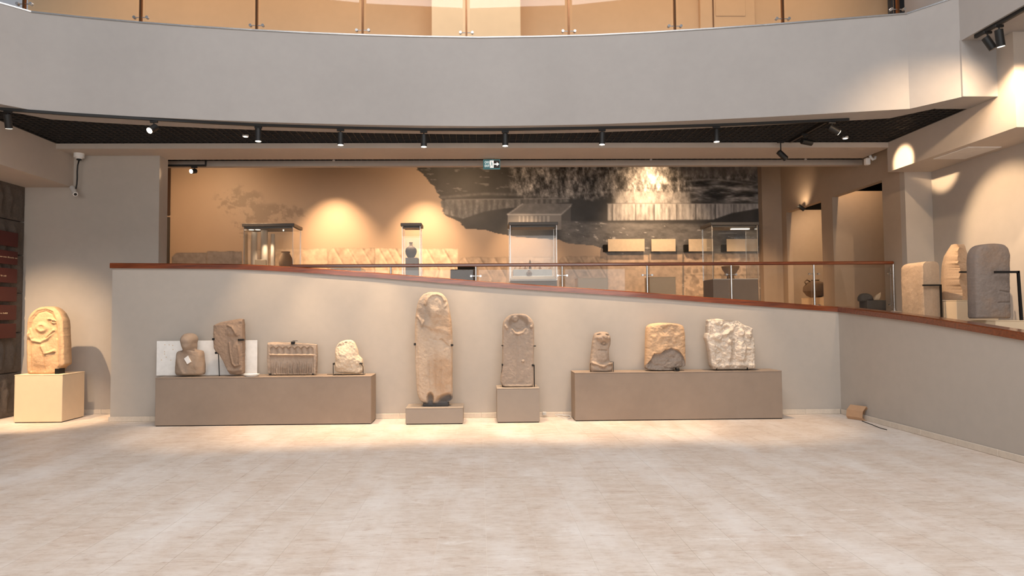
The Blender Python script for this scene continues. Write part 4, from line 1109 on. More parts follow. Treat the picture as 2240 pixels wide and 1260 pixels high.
# --- small lion-like stone
def rel(x, y):
    h = ell(x, y, 1320, 739, 15, 9, .03, 0, 1.4) + ell(x, y, 1323, 736, 5, 5, .025) - ell(x, y, 1311, 732, 5, 2, .02, -.2) - ell(x, y, 1329, 733, 5, 2, .02, .3)
    h += ell(x, y, 1310, 739, 5, 4, .015) + ell(x, y, 1331, 739, 5, 4, .015) - ell(x, y, 1321.5, 751, 7, 5, .022) + ell(x, y, 1321.5, 751, 4, 3, .02)
    h += stroke(x, y, [(1310, 766), (1328, 767)], 1.5, -.012) + ell(x, y, 1318, 780, 13, 14, .012)
    h += stroke(x, y, [(1295, 794), (1306, 797), (1318, 801), (1330, 796), (1341, 794)], 2.6, .03) + ell(x, y, 1318, 806, 25, 8, .02)
    return h
t = thing('lion_stone', 'small upright stone with an animal like face, on a broken base in a wire stand', 'statue', (2.0, 9.55, zb2))
carved('stone', [(1293, 813), (1292, 797), (1293, 790), (1296, 760), (1299, 740), (1303, 730), (1312, 726.5), (1322, 725.5), (1332, 728), (1337, 738), (1337.5, 752), (1334, 764), (1334, 776), (1336, 792), (1342, 794), (1342, 813), (1330, 815), (1302, 815)], 9.53, .085, rel, 's_grey', t, 1, n=3.2, seed=17, rough=.005)
w_ = MB()
for pts in ([(1292.5, 795), (1291.5, 796), (1292.5, 815)], [(1335, 791.5), (1341.5, 791.5), (1342.3, 815)]): w_.tube([U(a_, b_, Y=9.44) for a_, b_ in pts], .005, 6)
obj('wire_stand', w_, 'iron', t)
# --- drum-shaped block, upper part buff, broken lower face
def rel(x, y):
    h = .02*fbm(x, y, 8, 33)
    br = 1-sstep(-1.5, 1.5, np.interp(x, [1416, 1425, 1432, 1446, 1456, 1470, 1485, 1498, 1505], [800, 790, 774, 773, 766, 762, 766, 782, 800])-y)
    br2 = ell(x, y, 1468, 722, 22, 12, 1)+ell(x, y, 1475, 750, 14, 18, 1)
    h = h - .03*br*(1-sstep(802, 814, y)) - .018*br2.clip(0, 1) + br*.03*fbm(x, y, 14, 35)
    return h
M['s_drum'] = stone('stone_drum', (196, 162, 128), 0.84, 1.12, 0.6, 6, tone=(142, 128, 116))
t = thing('drum_shaped_stone', 'broad rounded buff stone block with a broken grey lower face', 'stone', (3.1, 9.55, zb2))
carved('stone', [(1416, 806), (1417, 770), (1417.5, 730), (1420, 715), (1430, 708.5), (1455, 706), (1485, 708), (1499, 713), (1504, 730), (1505, 765), (1505, 800), (1497, 804), (1480, 806), (1478, 811), (1450, 811.5), (1425, 811)], 9.56, .15, rel, 's_drum', t, 1, n=2.6, seed=19, rough=.006, round_top=.2,
       tone=lambda x, y: (1-sstep(-1.5, 1.5, np.interp(x, [1416, 1425, 1432, 1446, 1456, 1470, 1485, 1498, 1505], [800, 790, 774, 773, 766, 762, 766, 782, 800])-y+5*fbm(x, y, 9, 70)))+.35*(ell(x, y, 1468, 730, 24, 30, 1)+ell(x, y, 1478, 752, 14, 14, 1)).clip(0, 1)*(.5+fbm(x, y, 10, 71)))
p = U(1482, 804, Y=9.42); obj('foot_clamp', MB().box(p.x-.025, p.x+.025, 9.40, 9.47, zb2, zb2+.055, .01).box(p.x-.05, p.x, 9.41, 9.47, zb2, zb2+.02, .006), 'iron', t)
# grey broken face as its own surface patch
# --- white crumbling relief with two figures
def rel(x, y):
    h = stroke(x, y, [(1562, 735), (1563, 800), (1564, 805)], 2.5, .018) + stroke(x, y, [(1649, 735), (1650, 805)], 2.5, .018) + stroke(x, y, [(1562, 802), (1600, 797), (1650, 800)], 5, .02)
    h += ell(x, y, 1570, 737, 8, 9, .03) + stroke(x, y, [(1582, 732), (1592, 728), (1599, 722)], 4, .034) + ell(x, y, 1621, 728, 7, 8, .03) + ell(x, y, 1640, 733, 8, 6, .03)
    h += ell(x, y, 1592, 765, 8, 26, .034) + ell(x, y, 1622, 768, 10, 27, .036) + ell(x, y, 1594, 747, 7, 6, .02)
    h -= stroke(x, y, [(1605, 745), (1603, 765), (1602, 790)], 3, .03)
    h += stroke(x, y, [(1568, 758), (1580, 765), (1584, 790)], 2, .014) + stroke(x, y, [(1631, 762), (1645, 762), (1645, 790)], 2, .014) + ell(x, y, 1572, 788, 6, 7, .012)
    h += ell(x, y, 1574, 706, 9, 6, .03) - ell(x, y, 1556, 724, 4, 10, .03) - ell(x, y, 1590, 718, 6, 5, .018)
    return h + .035*fbm(x, y, 7, 41)
t = thing('figured_relief', 'whitish crumbling stone relief with two worn figures and a jagged top', 'relief', (3.9, 9.55, zb2))
carved('stone', [(1551, 700), (1562, 698), (1575, 696.5), (1588, 701), (1602, 703), (1616, 701.5), (1622, 706), (1632, 712), (1640, 714.5), (1648, 719), (1649, 735), (1652, 745), (1653, 770), (1655, 806), (1640, 808), (1600, 808.5), (1562, 809), (1558, 800), (1554, 770), (1550, 752), (1546, 740), (1548, 731), (1551, 728)], 9.55, .09, rel, 's_white', t, 0, n=9, seed=23, NC=110, jit=1.0, rough=.012)
for a_ in (1568, 1635.5): clip(a_, 806, 9.455, .012, .05, t, 'pin', .02)

# =================================================================== RIGHT PLATFORM EXHIBITS
def block(name, lab, x0, x1, y0, y1, z1, z0=0.95, mat='cream'):
    t = thing(name, lab, 'plinth', ((x0+x1)/2, (y0+y1)/2, z0))
    obj('body', MB().box(x0, x1, y0, y1, z0, z1-.012, .004), mat, t); obj('top_board', MB().box(x0-.003, x1+.003, y0-.003, y1+.003, z1-.012, z1, .003), mat, t)
    return t
pB0 = U(2020, 657, X=6.2); pB1 = U(2092, 657, X=6.2)
tB = block('cream_display_plinth', 'cream plinth on the right platform under the broken pointed stele', 6.2, 6.75, pB1.y, pB0.y, pB1.z+.005)
obj('label_plate', MB().box(6.192, 6.2, U(2058, 660, X=6.2).y, U(2048, 660, X=6.2).y, U(2053, 667, X=6.2).z, U(2053, 661, X=6.2).z), 'lid', tB)
pC1 = U(2178, 701, X=5.95); pC0 = U(2110, 701, X=5.95)
block('cream_display_plinth', 'cream plinth nearest the viewer on the right platform under the rounded stele', 5.95, 6.6, pC1.y, pC0.y, pC1.z)
zA = 1.15
block('low_display_plinth', 'low block under the square shouldered stele beside the glass railing end', 5.88, 6.185, 8.55, 9.25, zA)
# steles facing the ramp: build as carved slabs turned to face -X with custom geometry
def side_stele(prof, xf, ya, yb, z0, z1, thick, mat, parent, relief=0.006, seed=0, jag=0.0):
    """slab whose broad face looks to -X (the ramp); prof(v,u) gives the half-outline"""
    NY, NZ = 60, 90; mb = MB()
    yc = (ya+yb)/2; hw = (yb-ya)/2
    V_ = np.linspace(0, 1, NZ); u_ = np.linspace(-1, 1, NY)
    L_ = np.array([prof(v)[0] for v in V_]); R_ = np.array([prof(v)[1] for v in V_])
    yy = yc+hw*(L_[:, None]+(R_-L_)[:, None]*(u_[None, :]+1)/2); zz = (z0+(z1-z0)*V_)[:, None]*np.ones((1, NY))
    sec = (1-np.abs(u_)**12)**(1/12)
    top = np.clip((1-V_)*14, 0, 1); top = np.sqrt(1-(1-top)**2)*.5+.5
    D = thick/2*sec[None, :]*top[:, None]
    N1 = relief*(fbm(yy*90, zz*90, 10, seed)*2+fbm(yy*90, zz*90, 3, seed+3))
    if jag: 
        J = jag*sstep(-.2, .5, u_[None, :]*-1+1.4*fbm(yy*60, zz*60, 9, seed+5))*sstep(0.0, .9, V_)[:, None]
        N1 = N1-J*(1+1.0*fbm(yy*60, zz*60, 4, seed+8))
    XF = xf+thick/2-D-N1; XB = xf+thick/2+D
    fr = np.stack([XF, yy, zz], -1).reshape(-1, 3); bk = np.stack([XB, yy, zz], -1).reshape(-1, 3); N = NY*NZ
    mb.v = [tuple(p) for p in fr.tolist()]+[tuple(p) for p in bk.tolist()]
    idx = np.arange(N).reshape(NZ, NY)
    f = np.stack([idx[:-1, :-1], idx[1:, :-1], idx[1:, 1:], idx[:-1, 1:]], -1).reshape(-1, 4)
    mb.f = [tuple(q) for q in f[:, ::-1].tolist()]+[tuple(q) for q in (f+N).tolist()]
    for k in range(NZ-1):
        mb.f += [(idx[k, 0], idx[k+1, 0], idx[k+1, 0]+N, idx[k, 0]+N), (idx[k, -1], idx[k, -1]+N, idx[k+1, -1]+N, idx[k+1, -1])]
    for k in range(NY-1):
        mb.f += [(idx[-1, k], idx[-1, k+1], idx[-1, k+1]+N, idx[-1, k]+N), (idx[0, k], idx[0, k]+N, idx[0, k+1]+N, idx[0, k+1])]
    mb.f = [tuple(int(i) for i in q) for q in mb.f]
    return obj('stone', mb, mat, parent, smooth='auto')
def shoulder(r, tl=0.0):
    def f(v):
        d = max(0, (v-(1-r))/r); w = math.sqrt(max(0, 1-d*d*.93)); return (-w, w*(1))
    return f
# A: square shouldered, left corner rounded
AX = 5.93; a0 = U(1970, 640, X=AX); a1 = U(2020, 640, X=AX); zt_ = U(2000, 574, X=AX).z
t = thing('square_shouldered_stele', 'thick square shouldered stele beside the end of the glass railing', 'stele', (6.1, 9.2, zA))
def profA(v):
    d = max(0, (v-.86)/.14); return (-1+.0*d, 1-.32*(1-math.sqrt(max(0, 1-d*d))))
side_stele(profA, AX, a1.y, a0.y, zA, zt_, .24, 's_right', t, seed=3)
zr = U(2040, 624, Y=a1.y).z; xr = U(2056, 624, Y=a1.y).x; x_l = U(2016, 624, Y=a1.y).x
obj('bracket', MB().box(x_l, xr, a1.y-.03, a1.y-.012, zr-.01, zr+.01).box(xr-.016, xr+.004, a1.y-.03, a1.y-.012, zA, zr+.01), 'iron', t)
# B: pointed broken
b0, b1 = U(2063, 640, X=6.36), U(2103, 640, X=6.36); ztB = U(2095, 533, X=6.36).z; zB = pB1.z+.005
t = thing('pointed_stele', 'broken pointed stele with a jagged front edge on a cream plinth', 'stele', (6.45, 8.9, zB))
def profB(v):
    return (-1+.15*v**3, 1-1.25*max(0, v-.45)**1.6*2.2)
def relB(x, y):
    return stroke(x, y, [(2096, 535), (2093, 560), (2098, 590), (2090, 620), (2092, 655)], 3, .0)+.02*fbm(x, y, 10, 77)
def carvedB():
    # cross-section is a wedge: left lit face and right shaded face meet along a jagged ridge
    NZ, NY = 100, 40; mb = MB()
    Yn = 8.75
    rows_ = np.linspace(534, 655.5, NZ)
    Lx = np.interp(rows_, [533, 545, 560, 580, 610, 640, 656], [2088, 2080, 2071, 2066, 2064, 2064, 2065]); Rx_ = np.interp(rows_, [533, 540, 560, 590, 620, 656], [2108, 2112, 2117, 2125, 2131, 2136])
    Mx = np.interp(rows_, [533, 545, 560, 575, 590, 610, 630, 656], [2094, 2096, 2094, 2097, 2100, 2099, 2103, 2104])+4*fbm(rows_*0, rows_, 9, 5)*2.4
    ring = []
    for k, r_ in enumerate(rows_):
        pL = U(Lx[k], r_, Y=Yn+.28); pM = U(Mx[k], r_, Y=Yn); pR = U(Rx_[k], r_, Y=Yn+.10)
        row = []
        for s in np.linspace(0, 1, 18): row.append(pL.lerp(pM, s)+Vector((0, -.018*math.sin(s*3.14)+.014*float(fbm(np.array([s*30.]), np.array([r_]), 7, 3)[0]), 0)))
        for s in np.linspace(0.06, 1, 16): row.append(pM.lerp(pR, s)+Vector((0, .02*float(fbm(np.array([s*30.+70]), np.array([r_]), 6, 4)[0])+.012*math.sin(s*3.14), 0)))
        row.append(Vector((pR.x-.01, pR.y+.16, pR.z))); row.append(Vector((pL.x+.03, pL.y+.10, pL.z)))
        ring.append(row)
    n_ = len(ring[0])
    for row in ring: mb.v += [tuple(p) for p in row]
    for k in range(NZ-1):
        for i in range(n_): j = (i+1) % n_; mb.f.append((k*n_+i, (k+1)*n_+i, (k+1)*n_+j, k*n_+j))
    mb.f += [tuple(range(n_)), tuple(reversed(range((NZ-1)*n_, NZ*n_)))]
    return mb
obj('stone', carvedB(), 's_right', t, smooth='auto')
zr = U(2115, 595, Y=8.7).z; xr = U(2136, 595, Y=8.7).x; x_l = U(2100, 595, Y=8.7).x
obj('bracket', MB().box(x_l, xr, 8.70, 8.72, zr-.011, zr+.011).box(xr-.022, xr+.002, 8.70, 8.72, zB, zr+.011), 'iron', t)
# C: rounded dark stele
t = thing('rounded_stele', 'smooth dark rounded stele nearest the viewer on the right platform', 'stele', (6.2, 7.7, pC1.z))
carved('stone', [(2141, 697), (2139, 694), (2138, 640), (2136, 580), (2137, 556), (2143, 542), (2155, 534), (2185, 531), (2203, 535), (2212, 545), (2215, 560), (2215, 640), (2217, 694), (2215, 697)], 7.72, .1, lambda x, y: .006*fbm(x, y, 20, 4)+stroke(x, y, [(2188, 636), (2214, 640)], 1.5, -.008)+stroke(x, y, [(2185, 662), (2214, 661)], 1.5, -.008), 's_rightdark', t, 1, n=5, seed=29)
Yb_ = 7.56; zr = U(2200, 595, Y=Yb_).z; xr = U(2231, 595, Y=Yb_).x; x_l = U(2177, 595, Y=Yb_).x
obj('bracket', MB().box(x_l, xr, Yb_, Yb_+.02, zr-.013, zr+.013).add([(xr-.026, Yb_, zr+.013), (xr, Yb_, zr+.013), (xr+.02, Yb_, pC1.z), (xr-.012, Yb_, pC1.z), (xr-.026, Yb_+.02, zr+.013), (xr, Yb_+.02, zr+.013), (xr+.02, Yb_+.02, pC1.z), (xr-.012, Yb_+.02, pC1.z)],
    [(3, 2, 1, 0), (4, 5, 6, 7), (0, 1, 5, 4), (1, 2, 6, 5), (2, 3, 7, 6), (3, 0, 4, 7)]), 'iron', t)

# =================================================================== REAR GALLERY DISPLAYS
def case(lab, px0, px1, ylid, Y, depth, plinth_top_px=None, split='left', lh=.06, pmat='bench'):
    x0 = U(px0, ylid, Y=Y).x; x1 = U(px1, ylid, Y=Y).x; zt_ = U((px0+px1)/2, ylid, Y=Y).z
    t = thing('glass_display_case', lab, 'display case', ((x0+x1)/2, Y+depth/2, ZU))
    zp = U((px0+px1)/2, plinth_top_px, Y=Y).z
    if zp > ZU+.02: obj('plinth', MB().box(x0, x1, Y, Y+depth, ZU, zp, .004), pmat, t)
    zl = zt_-lh
    obj('lid', MB().box(x0-.03, x1+.03, Y-.03, Y+depth+.03, zl, zt_, .006), 'lid', t)
    obj('light_tray', MB().box(x0+.02, x1-.02, Y+.02, Y+depth-.02, zl-.03, zl, .003), 'lid', t)
    g_ = .006
    for nm, bx in (('front', (x0, x1, Y, Y+g_)), ('back', (x0, x1, Y+depth-g_, Y+depth)), ('left', (x0, x0+g_, Y+g_, Y+depth-g_)), ('right', (x1-g_, x1, Y+g_, Y+depth-g_))):
        obj('glass_pane', MB().box(*bx, zp, zl), 'glass', t)
    for ex_ in (x0, x1):
        for ey_ in (Y, Y+depth): obj('edge_seal', MB().box(ex_-.004, ex_+.004, ey_-.004, ey_+.004, zp, zl), 'steel', t)
    return t, x0, x1, zp, zl
# case 1 left
t1, x0, x1, zp, zl = case('wide glass case at left of the rear gallery with pale reflection shafts and a jar', 534, 641, 489, 12.6, .55, 592)
for px in (548, 562): 
    p = U(px, 503, Y=12.75); obj('lamp', MB().cyl((p.x, 12.8, zl-.035), (p.x, 12.8, zl-.02), .05, n=16), 'caselight', t1)
obj('lamp', MB().cyl((U(620, 503, Y=12.8).x, 12.8, zl-.06), (U(620, 503, Y=12.8).x, 12.8, zl-.03), .012, n=10), 'caselight', t1)
for a_, b_, tp_, wd in ((549, 563, 508, 'left'), (570, 586, 500, 'middle'), (592, 602, 512, 'right')):  # pale bars reflected in the glass, modelled as solid shafts
    xc = (U(a_, 540, Y=12.9).x+U(b_, 540, Y=12.9).x)/2; r_ = (U(b_, 540, Y=12.9).x-U(a_, 540, Y=12.9).x)/2; zt_ = U(a_, tp_, Y=12.9).z
    prof = [(r_*1.1, 0), (r_*1.1, .03), (r_, .05)]+[(r_*(1-.08*k/6), .05+(zt_-zp-.08)*k/6) for k in range(1, 7)]+[(r_*.8, zt_-zp)]
    tag(obj('reflection_shaft', MB().lathe((xc, 12.9, zp), prof, 18), 's_pale', None, smooth='auto'), f'pale upright shaft imitating a reflection in the left rear case, the {wd} one', 'reflection', 'reflection shafts in the left case')
xc = U(625, 560, Y=12.85).x
tag(obj('brown_jar', MB().lathe((xc, 12.85, zp), [(.05, 0), (.11, .06), (.13, .16), (.12, .26), (.08, .33), (.07, .36), (.09, .38)], 24), 'clay', None, smooth='auto'), 'brown clay jar at the right inside the left rear case', 'jar')
p = U(574, 573, Y=12.65); 
tag(obj('small_stand', MB().box(U(557, 575, Y=12.66).x, U(581, 575, Y=12.66).x, 12.66, 12.74, zp, max(zp+.02, U(570, 568, Y=12.66).z), .003), 'cream'), 'small cream stand at the front of the left rear case', 'stand')
# case 2 narrow with vase
t2, x0, x1, zp, zl = case('narrow tall glass case with a round vase on a grey stand', 880, 919, 488, 12.6, .36, 612)
zs = U(900, 564, Y=12.7).z
tag(obj('grey_stand', MB().box(x0+.05, x1-.05, 12.66, 12.9, zp, zs, .004), 'block_base'), 'grey block stand inside the narrow case under the vase', 'stand')
xc = U(899, 545, Y=12.78).x; hv = U(899, 530, Y=12.78).z-zs; rv = .112
t = thing('round_vase', 'small round bellied clay vase with narrow neck in the narrow rear case', 'vase', (xc, 12.78, zs))
obj('body', MB().lathe((xc, 12.78, zs), [(.04, 0), (.07, .02), (.105, .09), (.112, .14), (.095, .19), (.06, .22), (.03, .235), (.022, .26), (.035, hv)], 24), 'clay_dark', t, smooth='auto')
# case 3 middle
t3, x0, x1, zp, zl = case('tall glass case in the middle with a row of small finds above a pale ledge', 1116, 1217, 486, 12.6, .5, 613)
p = U(1118, 606, Y=12.55)
xl, xr = U(1116, 606, Y=12.55).x, U(1217, 606, Y=12.55).x
mb = MB(); zf = U(1160, 611, Y=12.55).z; zb_ = U(1160, 603, Y=12.55).z
obj('sloping_ledge', MB().add([(xl, 12.5, zf), (xr, 12.5, zf), (xr-.05, 12.62, zb_), (xl+.05, 12.62, zb_), (xl, 12.5, zf-.03), (xr, 12.5, zf-.03), (xr-.05, 12.62, zf-.03), (xl+.05, 12.62, zf-.03)], [(0, 1, 2, 3), (7, 6, 5, 4), (0, 4, 5, 1), (1, 5, 6, 2), (2, 6, 7, 3), (3, 7, 4, 0)]), 'white', t3)
zw = U(1160, 589, Y=12.7).z
tag(obj('white_riser', MB().box(U(1123, 590, Y=12.7).x, U(1208, 590, Y=12.7).x, 12.7, 12.95, zp, zw, .004), 'white'), 'white riser block inside the middle case', 'stand')
for k in range(8):
    xc = U(1128+k*10.6, 585, Y=12.8).x; hh = random.uniform(.05, .09)
    tag(obj('small_flask', MB().lathe((xc, 12.8, zw), [(.018, 0), (.028, .012), (.03, hh*.4), (.012, hh*.7), (.01, hh*.9), (.018, hh)], 14), ['s_pale', 's_warm', 'clay'][k % 3], None, smooth='auto'), f'small flask on the white riser of the middle case, {["first", "second", "third", "fourth", "fifth", "sixth", "seventh", "last"][k]} from the left', 'flask', 'small flasks in the middle case')
xc = U(1157, 580, Y=12.78).x
tag(obj('dark_figurine', MB().lathe((xc+.02, 12.76, zw), [(.02, 0), (.026, .03), (.014, .09), (.02, .13), (.012, .17), (.004, .19)], 12), 'clay_dark', None, smooth='auto'), 'slim dark figurine standing in the middle case', 'figurine')
p = U(1158, 605, Y=12.62)
t = thing('round_pot', 'small round brown pot on the pale ledge of the middle case', 'pot', (p.x, 12.66, zp))
zz0 = U(1158, 604.5, Y=12.64).z
obj('body', MB().lathe((p.x, 12.655, max(zz0, zp)), [(.02, 0), (.045, .02), (.055, .05), (.045, .085), (.022, .1), (.028, .118)], 20), 'clay', t, smooth='auto')
# case 4 right
t4, x0, x1, zp, zl = case('wide glass case at right of the rear gallery with a flared bowl', 1557, 1656, 486, 12.4, .55, 611)
obj('lamp', MB().box(U(1600, 500, Y=12.6).x, U(1640, 500, Y=12.6).x, 12.6, 12.66, zl-.05, zl-.035), 'caselight', t4)
obj('deck', MB().box(x0+.01, x1-.01, 12.41, 12.94, zp, zp+.012), 'white', t4)
xc = U(1600, 590, Y=12.6).x
t = thing('flared_bowl', 'pale flared bowl on a foot inside the right rear case', 'bowl', (xc, 12.65, zp))
obj('body', MB().lathe((xc, 12.65, zp+.012), [(.08, 0), (.07, .02), (.06, .06), (.10, .11), (.155, .2), (.17, .25), (.155, .25), (.09, .14), (.03, .1)], 28), 'clay', t, smooth='auto')
for t_, px_l, pw in ((t1, 587, 16), (t2, 899, 7), (t3, 1166, 20), (t4, 1606, 10)):
    zt_l = 3.05; xq = U(px_l, 510, Y=12.75).x
    spot_light('case_lamp_light', (xq, 12.72, 3.0), (xq, 12.78, 1.6), pw, 110, 0.8, color=(1.0, 0.84, 0.66), parent=t_)
# info panels
for k, (a_, b_, wd) in enumerate([(1330, 1410, 'widest of the four, leftmost'), (1425, 1478, 'second from left of the four'), (1507, 1560, 'third from left of the four'), (1590, 1657, 'rightmost, seen through the glass case')]):
    Yp = 14.48; xa_, xb_ = U(a_, 537, Y=Yp).x, U(b_, 537, Y=Yp).x; z1 = U(a_, 523, Y=Yp).z; z0 = U(a_, 550, Y=Yp).z
    t = thing('information_panel', f'cream information panel before the mural, {wd}', 'panel', ((xa_+xb_)/2, Yp, z0), 'cream information panels')
    obj('board', MB().box(xa_, xb_, Yp, Yp+.02, z0, z1, .002), 'panel', t)
    obj('dark_mount', MB().box(xa_-(.09 if k != 1 else -.08), xa_+.2, Yp+.02, MY, z0-.0, z1-.12), 'void', t)
for a_, b_, tp_, lab in [(1264, 1330, 608, 'low beige box behind the railing, left of the two'), (1421, 1478, 606, 'low beige box behind the railing, right of the two')]:
    Yp = 13.2; xa_, xb_ = U(a_, tp_, Y=Yp).x, U(b_, tp_, Y=Yp).x; z1 = U(a_, tp_, Y=Yp).z
    block('low_beige_plinth', lab, xa_, xb_, Yp, Yp+.4, z1, ZU, 'cream')
Yp = 13.0; xa_, xb_ = U(985, 590, Y=Yp).x, U(1040, 590, Y=Yp).x
tag(obj('dark_stone_block', MB().box(xa_, xb_, Yp, Yp+.4, ZU, U(1000, 589, Y=Yp).z, .01), 'dark_stone'), 'dark grey stone block low behind the railing near the centre', 'stone')
tag(obj('black_slab', MB().box(xa_+.14, xb_, Yp+.1, Yp+.4, U(1000, 589, Y=Yp).z, U(1000, 582, Y=Yp).z, .004), 'void'), 'thin black slab lying on the dark stone block', 'slab')
# lit white object low at left behind rail
Yp = 13.3; xa_, xb_ = U(722, 590, Y=Yp).x, U(790, 590, Y=Yp).x
block('low_cream_table', 'low bright cream table under the left mural spotlight', xa_, xb_, Yp, Yp+.5, U(760, 586, Y=Yp).z, ZU, 'white')
# alcove exhibits at right
Yp = yo1b+.25
xA, xB = SX+.13, SX+.75
z1 = U(1790, 650, Y=Yp).z
block('alcove_plinth', 'cream plinth inside the rear right opening under the big round jar', xA-.0, xB, Yp-.1, Yp+.9, z1, ZU, 'cream')
t = thing('round_jar', 'large round brown jar with a small handle in the rear right opening', 'jar', (SX+.42, Yp+.35, z1))
c = (U(1784, 640, Y=Yp+.35).x, Yp+.35, z1)
obj('body', MB().lathe(c, [(.09, 0), (.17, .04), (.235, .13), (.225, .22), (.16, .3), (.09, .33), (.07, .345), (.08, .36)], 28), 'clay_dark', t, smooth='auto')
obj('handle', MB().tube([(c[0]-.17, c[1], c[2]+.25), (c[0]-.22, c[1], c[2]+.32), (c[0]-.17, c[1], c[2]+.36), (c[0]-.1, c[1], c[2]+.32)], .015, 8), 'clay_dark', t, smooth=True)
Yp = 10.9; xm = U(1912, 650, Y=Yp).x
t = thing('dark_stone_vessel', 'dark stone lump beside a pale flat shard near the railing end', 'stone', (xm, Yp, ZU))
zb_ = U(1912, 664, Y=Yp).z
obj('dark_base', MB().box(U(1888, 660, Y=Yp).x, U(1930, 660, Y=Yp).x, Yp-.12, Yp+.12, ZU, U(1912, 657, Y=Yp).z, .012), 'dark_stone', t)
def relv(x, y): return ell(x, y, 1901, 650, 8, 7, .03)+.03*fbm(x, y, 5, 3)
carved('boulder', [(1887, 659), (1886, 650), (1891, 643), (1900, 641), (1908, 644), (1914, 650), (1915, 659)], Yp, .1, relv, 'dark_stone', t, 1, n=2.5, seed=4, NC=30)
carved('pale_shard', [(1913, 656), (1918, 646), (1926, 641), (1929, 639), (1928, 648), (1924, 657)], Yp-.02, .03, None, 's_pale', t, 0, n=5, seed=6, NC=20)

# =================================================================== SMALL THINGS
# exit sign
Ye = 10.8; q0 = U(1057, 349, Y=Ye); q1 = U(1094, 369.5, Y=Ye)
t = thing('exit_sign', 'hanging teal exit sign with white lettering, door symbol and arrow', 'sign', ((q0.x+q1.x)/2, Ye, q1.z))
obj('housing', MB().box(q0.x, q1.x, Ye, Ye+.05, q1.z, q0.z, .004), 'teal', t)
x_ = q0.x; W_ = q1.x-q0.x; H_ = q0.z-q1.z
obj('face_plate', MB().box(x_+.01, x_+W_-.01, Ye-.003, Ye+.002, q1.z+.014, q0.z-.014), 'signdark', t)
obj('left_field', MB().box(x_+.014, x_+W_*.38, Ye-.005, Ye, q1.z+.02, q0.z-.02), 'teal', t)
obj('lettering', text_mesh('ÇIKIŞ', .052, (x_+.022, Ye-.007, q1.z+H_*.58), sxx=.68), 'signwhite', t)
obj('lettering', text_mesh('EXIT', .055, (x_+.022, Ye-.007, q1.z+H_*.2), sxx=.75), 'signwhite', t)
dm = MB().box(x_+W_*.40, x_+W_*.62, Ye-.008, Ye-.002, q1.z+.018, q0.z-.018)
obj('door_symbol', dm, 'signwhite', t)
rm = MB(); cx_ = x_+W_*.51; cz_ = q1.z+H_*.5
rm.box(cx_-.012, cx_+.002, Ye-.011, Ye-.007, cz_+.028, cz_+.042); rm.box(cx_-.008, cx_+.008, Ye-.011, Ye-.007, cz_-.008, cz_+.024)
rm.add([(cx_-.008, Ye-.011, cz_-.008), (cx_-.024, Ye-.011, cz_-.04), (cx_-.016, Ye-.011, cz_-.04), (cx_, Ye-.011, cz_-.008)], [(0, 1, 2, 3)])
rm.add([(cx_, Ye-.011, cz_-.008), (cx_+.012, Ye-.011, cz_-.042), (cx_+.02, Ye-.011, cz_-.042), (cx_+.008, Ye-.011, cz_-.008)], [(0, 1, 2, 3)])
obj('running_figure', rm, 'teal', t)
ar = MB().box(x_+W_*.64, x_+W_*.82, Ye-.008, Ye-.002, cz_-.01, cz_+.01)
ar.add([(x_+W_*.80, Ye-.008, cz_+.035), (x_+W_*.80, Ye-.008, cz_-.035), (x_+W_*.95, Ye-.008, cz_)], [(0, 1, 2)])
obj('arrow', ar, 'signwhite', t)
for a_ in (.35, .65): pass
obj('hanger', MB().box(x_+W_*.66, x_+W_*.68, Ye+.02, Ye+.03, q0.z, 4.09), 'lid', t)
# cctv at the left
p = U(173, 340, Y=10.45)
t = thing('ceiling_camera_base', 'round white ceiling mount with a black cable at the left wall top', 'camera', (p.x, 10.45, 4.085))
obj('mount', MB().cyl((p.x, 10.45, 4.085), (p.x, 10.45, 4.02), .075, n=24).cyl((p.x, 10.45, 4.02), (p.x, 10.45, 4.0), .055, .04, n=20), 'whiteplastic', t, smooth='auto')
obj('lens_housing', MB().cyl((p.x, 10.45, 4.0), (p.x, 10.45, 3.98), .035, n=16), 'black', t)
pts = [(173, 350), (170, 362), (169, 375), (169, 390), (168, 403), (166, 413)]
obj('cable', MB().tube([U(a_, b_, Y=10.45) for a_, b_ in pts], .011, 8), 'black', t, smooth=True)
p = U(163, 418, Y=10.42)
t = thing('wall_camera', 'small white camera hanging at the lower corner of the left beam', 'camera', (p.x, 10.42, p.z))
a_ = U(158, 411, Y=10.5); b_ = U(165, 425, Y=10.35)
obj('housing', MB().cyl(a_, b_, .04, .035, n=16), 'whiteplastic', t, smooth='auto')
obj('lens', MB().cyl(b_, b_+(b_-a_).normalized()*.006, .022, n=12), 'black', t)
obj('arm', MB().cyl(a_, (-6.40, 10.58, a_.z+.02), .015, n=8), 'whiteplastic', t)
# cctv right
p = U(1896, 352, Y=10.7)
t = thing('wall_camera', 'white bullet camera with a curved arm under the cross beam at right', 'camera', (p.x, 10.7, p.z))
obj('housing', MB().box(U(1892, 352, Y=10.7).x, U(1902, 352, Y=10.7).x, 10.66, 10.74, U(1896, 361, Y=10.7).z, U(1896, 346, Y=10.7).z, .012), 'whiteplastic', t)
obj('arm', MB().tube([U(a_, b_, Y=10.7) for a_, b_ in [(1903, 340), (1905, 345), (1909, 349), (1914, 347), (1915, 342)]], .022, 10), 'whiteplastic', t, smooth=True)
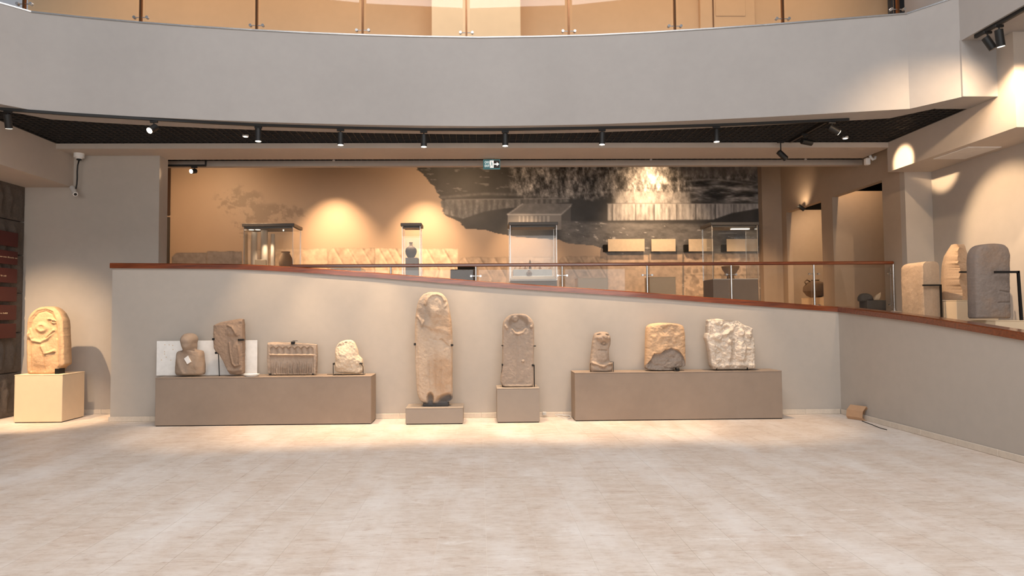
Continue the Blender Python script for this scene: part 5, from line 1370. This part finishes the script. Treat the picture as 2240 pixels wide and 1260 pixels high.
# folded cardboard on the floor
t = thing('cardboard_piece', 'bent open ended piece of brown cardboard on the floor by the right wall', 'cardboard', (5.2, 9.25, 0))
def cardboard():
    mb = MB(); A = [Vector(q) for q in ((0, 0), (.035, .10), (.11, .16), (.17, .09), (.20, .03), (.12, 0))]
    base = U(1886, 921, Z=0); yb = base.y
    prof = [(0, .04), (.01, .13), (.065, .20), (.115, .13), (.13, .055), (.08, .005), (.02, .003)]
    n_ = len(prof); th_ = .006
    for (k, y) in ((0, 0), (1, .22)):
        for (a_, z) in prof: mb.v.append((base.x+a_-.10*k, yb+y, max(z, .001)))
        for (a_, z) in prof: mb.v.append((base.x+.065+(a_-.065)*.93-.10*k, yb+y, max(.09+(z-.09)*.93, .004)))
    for i in range(n_):
        j = (i+1) % n_
        mb.f += [(i, j, 2*n_+j, 2*n_+i), (n_+i, 3*n_+i, 3*n_+j, n_+j), (i, n_+i, n_+j, j), (2*n_+i, 2*n_+j, 3*n_+j, 3*n_+i)]
    return mb
obj('sleeve', cardboard(), 'cardboard', t)
pts = [U(a_, b_, Z=.006) for a_, b_ in [(1886, 921), (1905, 928), (1925, 936), (1940, 940)]]
tag(obj('thin_dark_strip', MB().tube(pts, .005, 6), 'black'), 'thin dark strip lying on the floor in front of the cardboard', 'strip')
# white cable coil
cc = U(1229, 906, Y=9.72); pts = []
for k in range(50):
    a_ = k/49*2*math.pi*2.3+.6; pts.append((cc.x+.11*math.cos(a_)*(1+.08*math.sin(3*a_)), 9.60+.06*math.sin(a_), .008+.05*abs(math.sin(a_/2+.4))))
pts.append((cc.x+.2, 9.66, .01))
tag(obj('cable_coil', MB().tube(pts, .006, 6), 'cable', None, smooth=True), 'loose coil of white cable on the floor beside the right bench', 'cable')
for lab, px, py in [('small grey junction piece by the wall behind the narrow block', 1191, 908)]:
    p = U(px, py, Y=9.76); t = tag(obj('wall_socket', MB().box(p.x-.03, p.x+.03, 9.755, 9.79, .03, .08, .006), 'cable'), lab, 'socket')
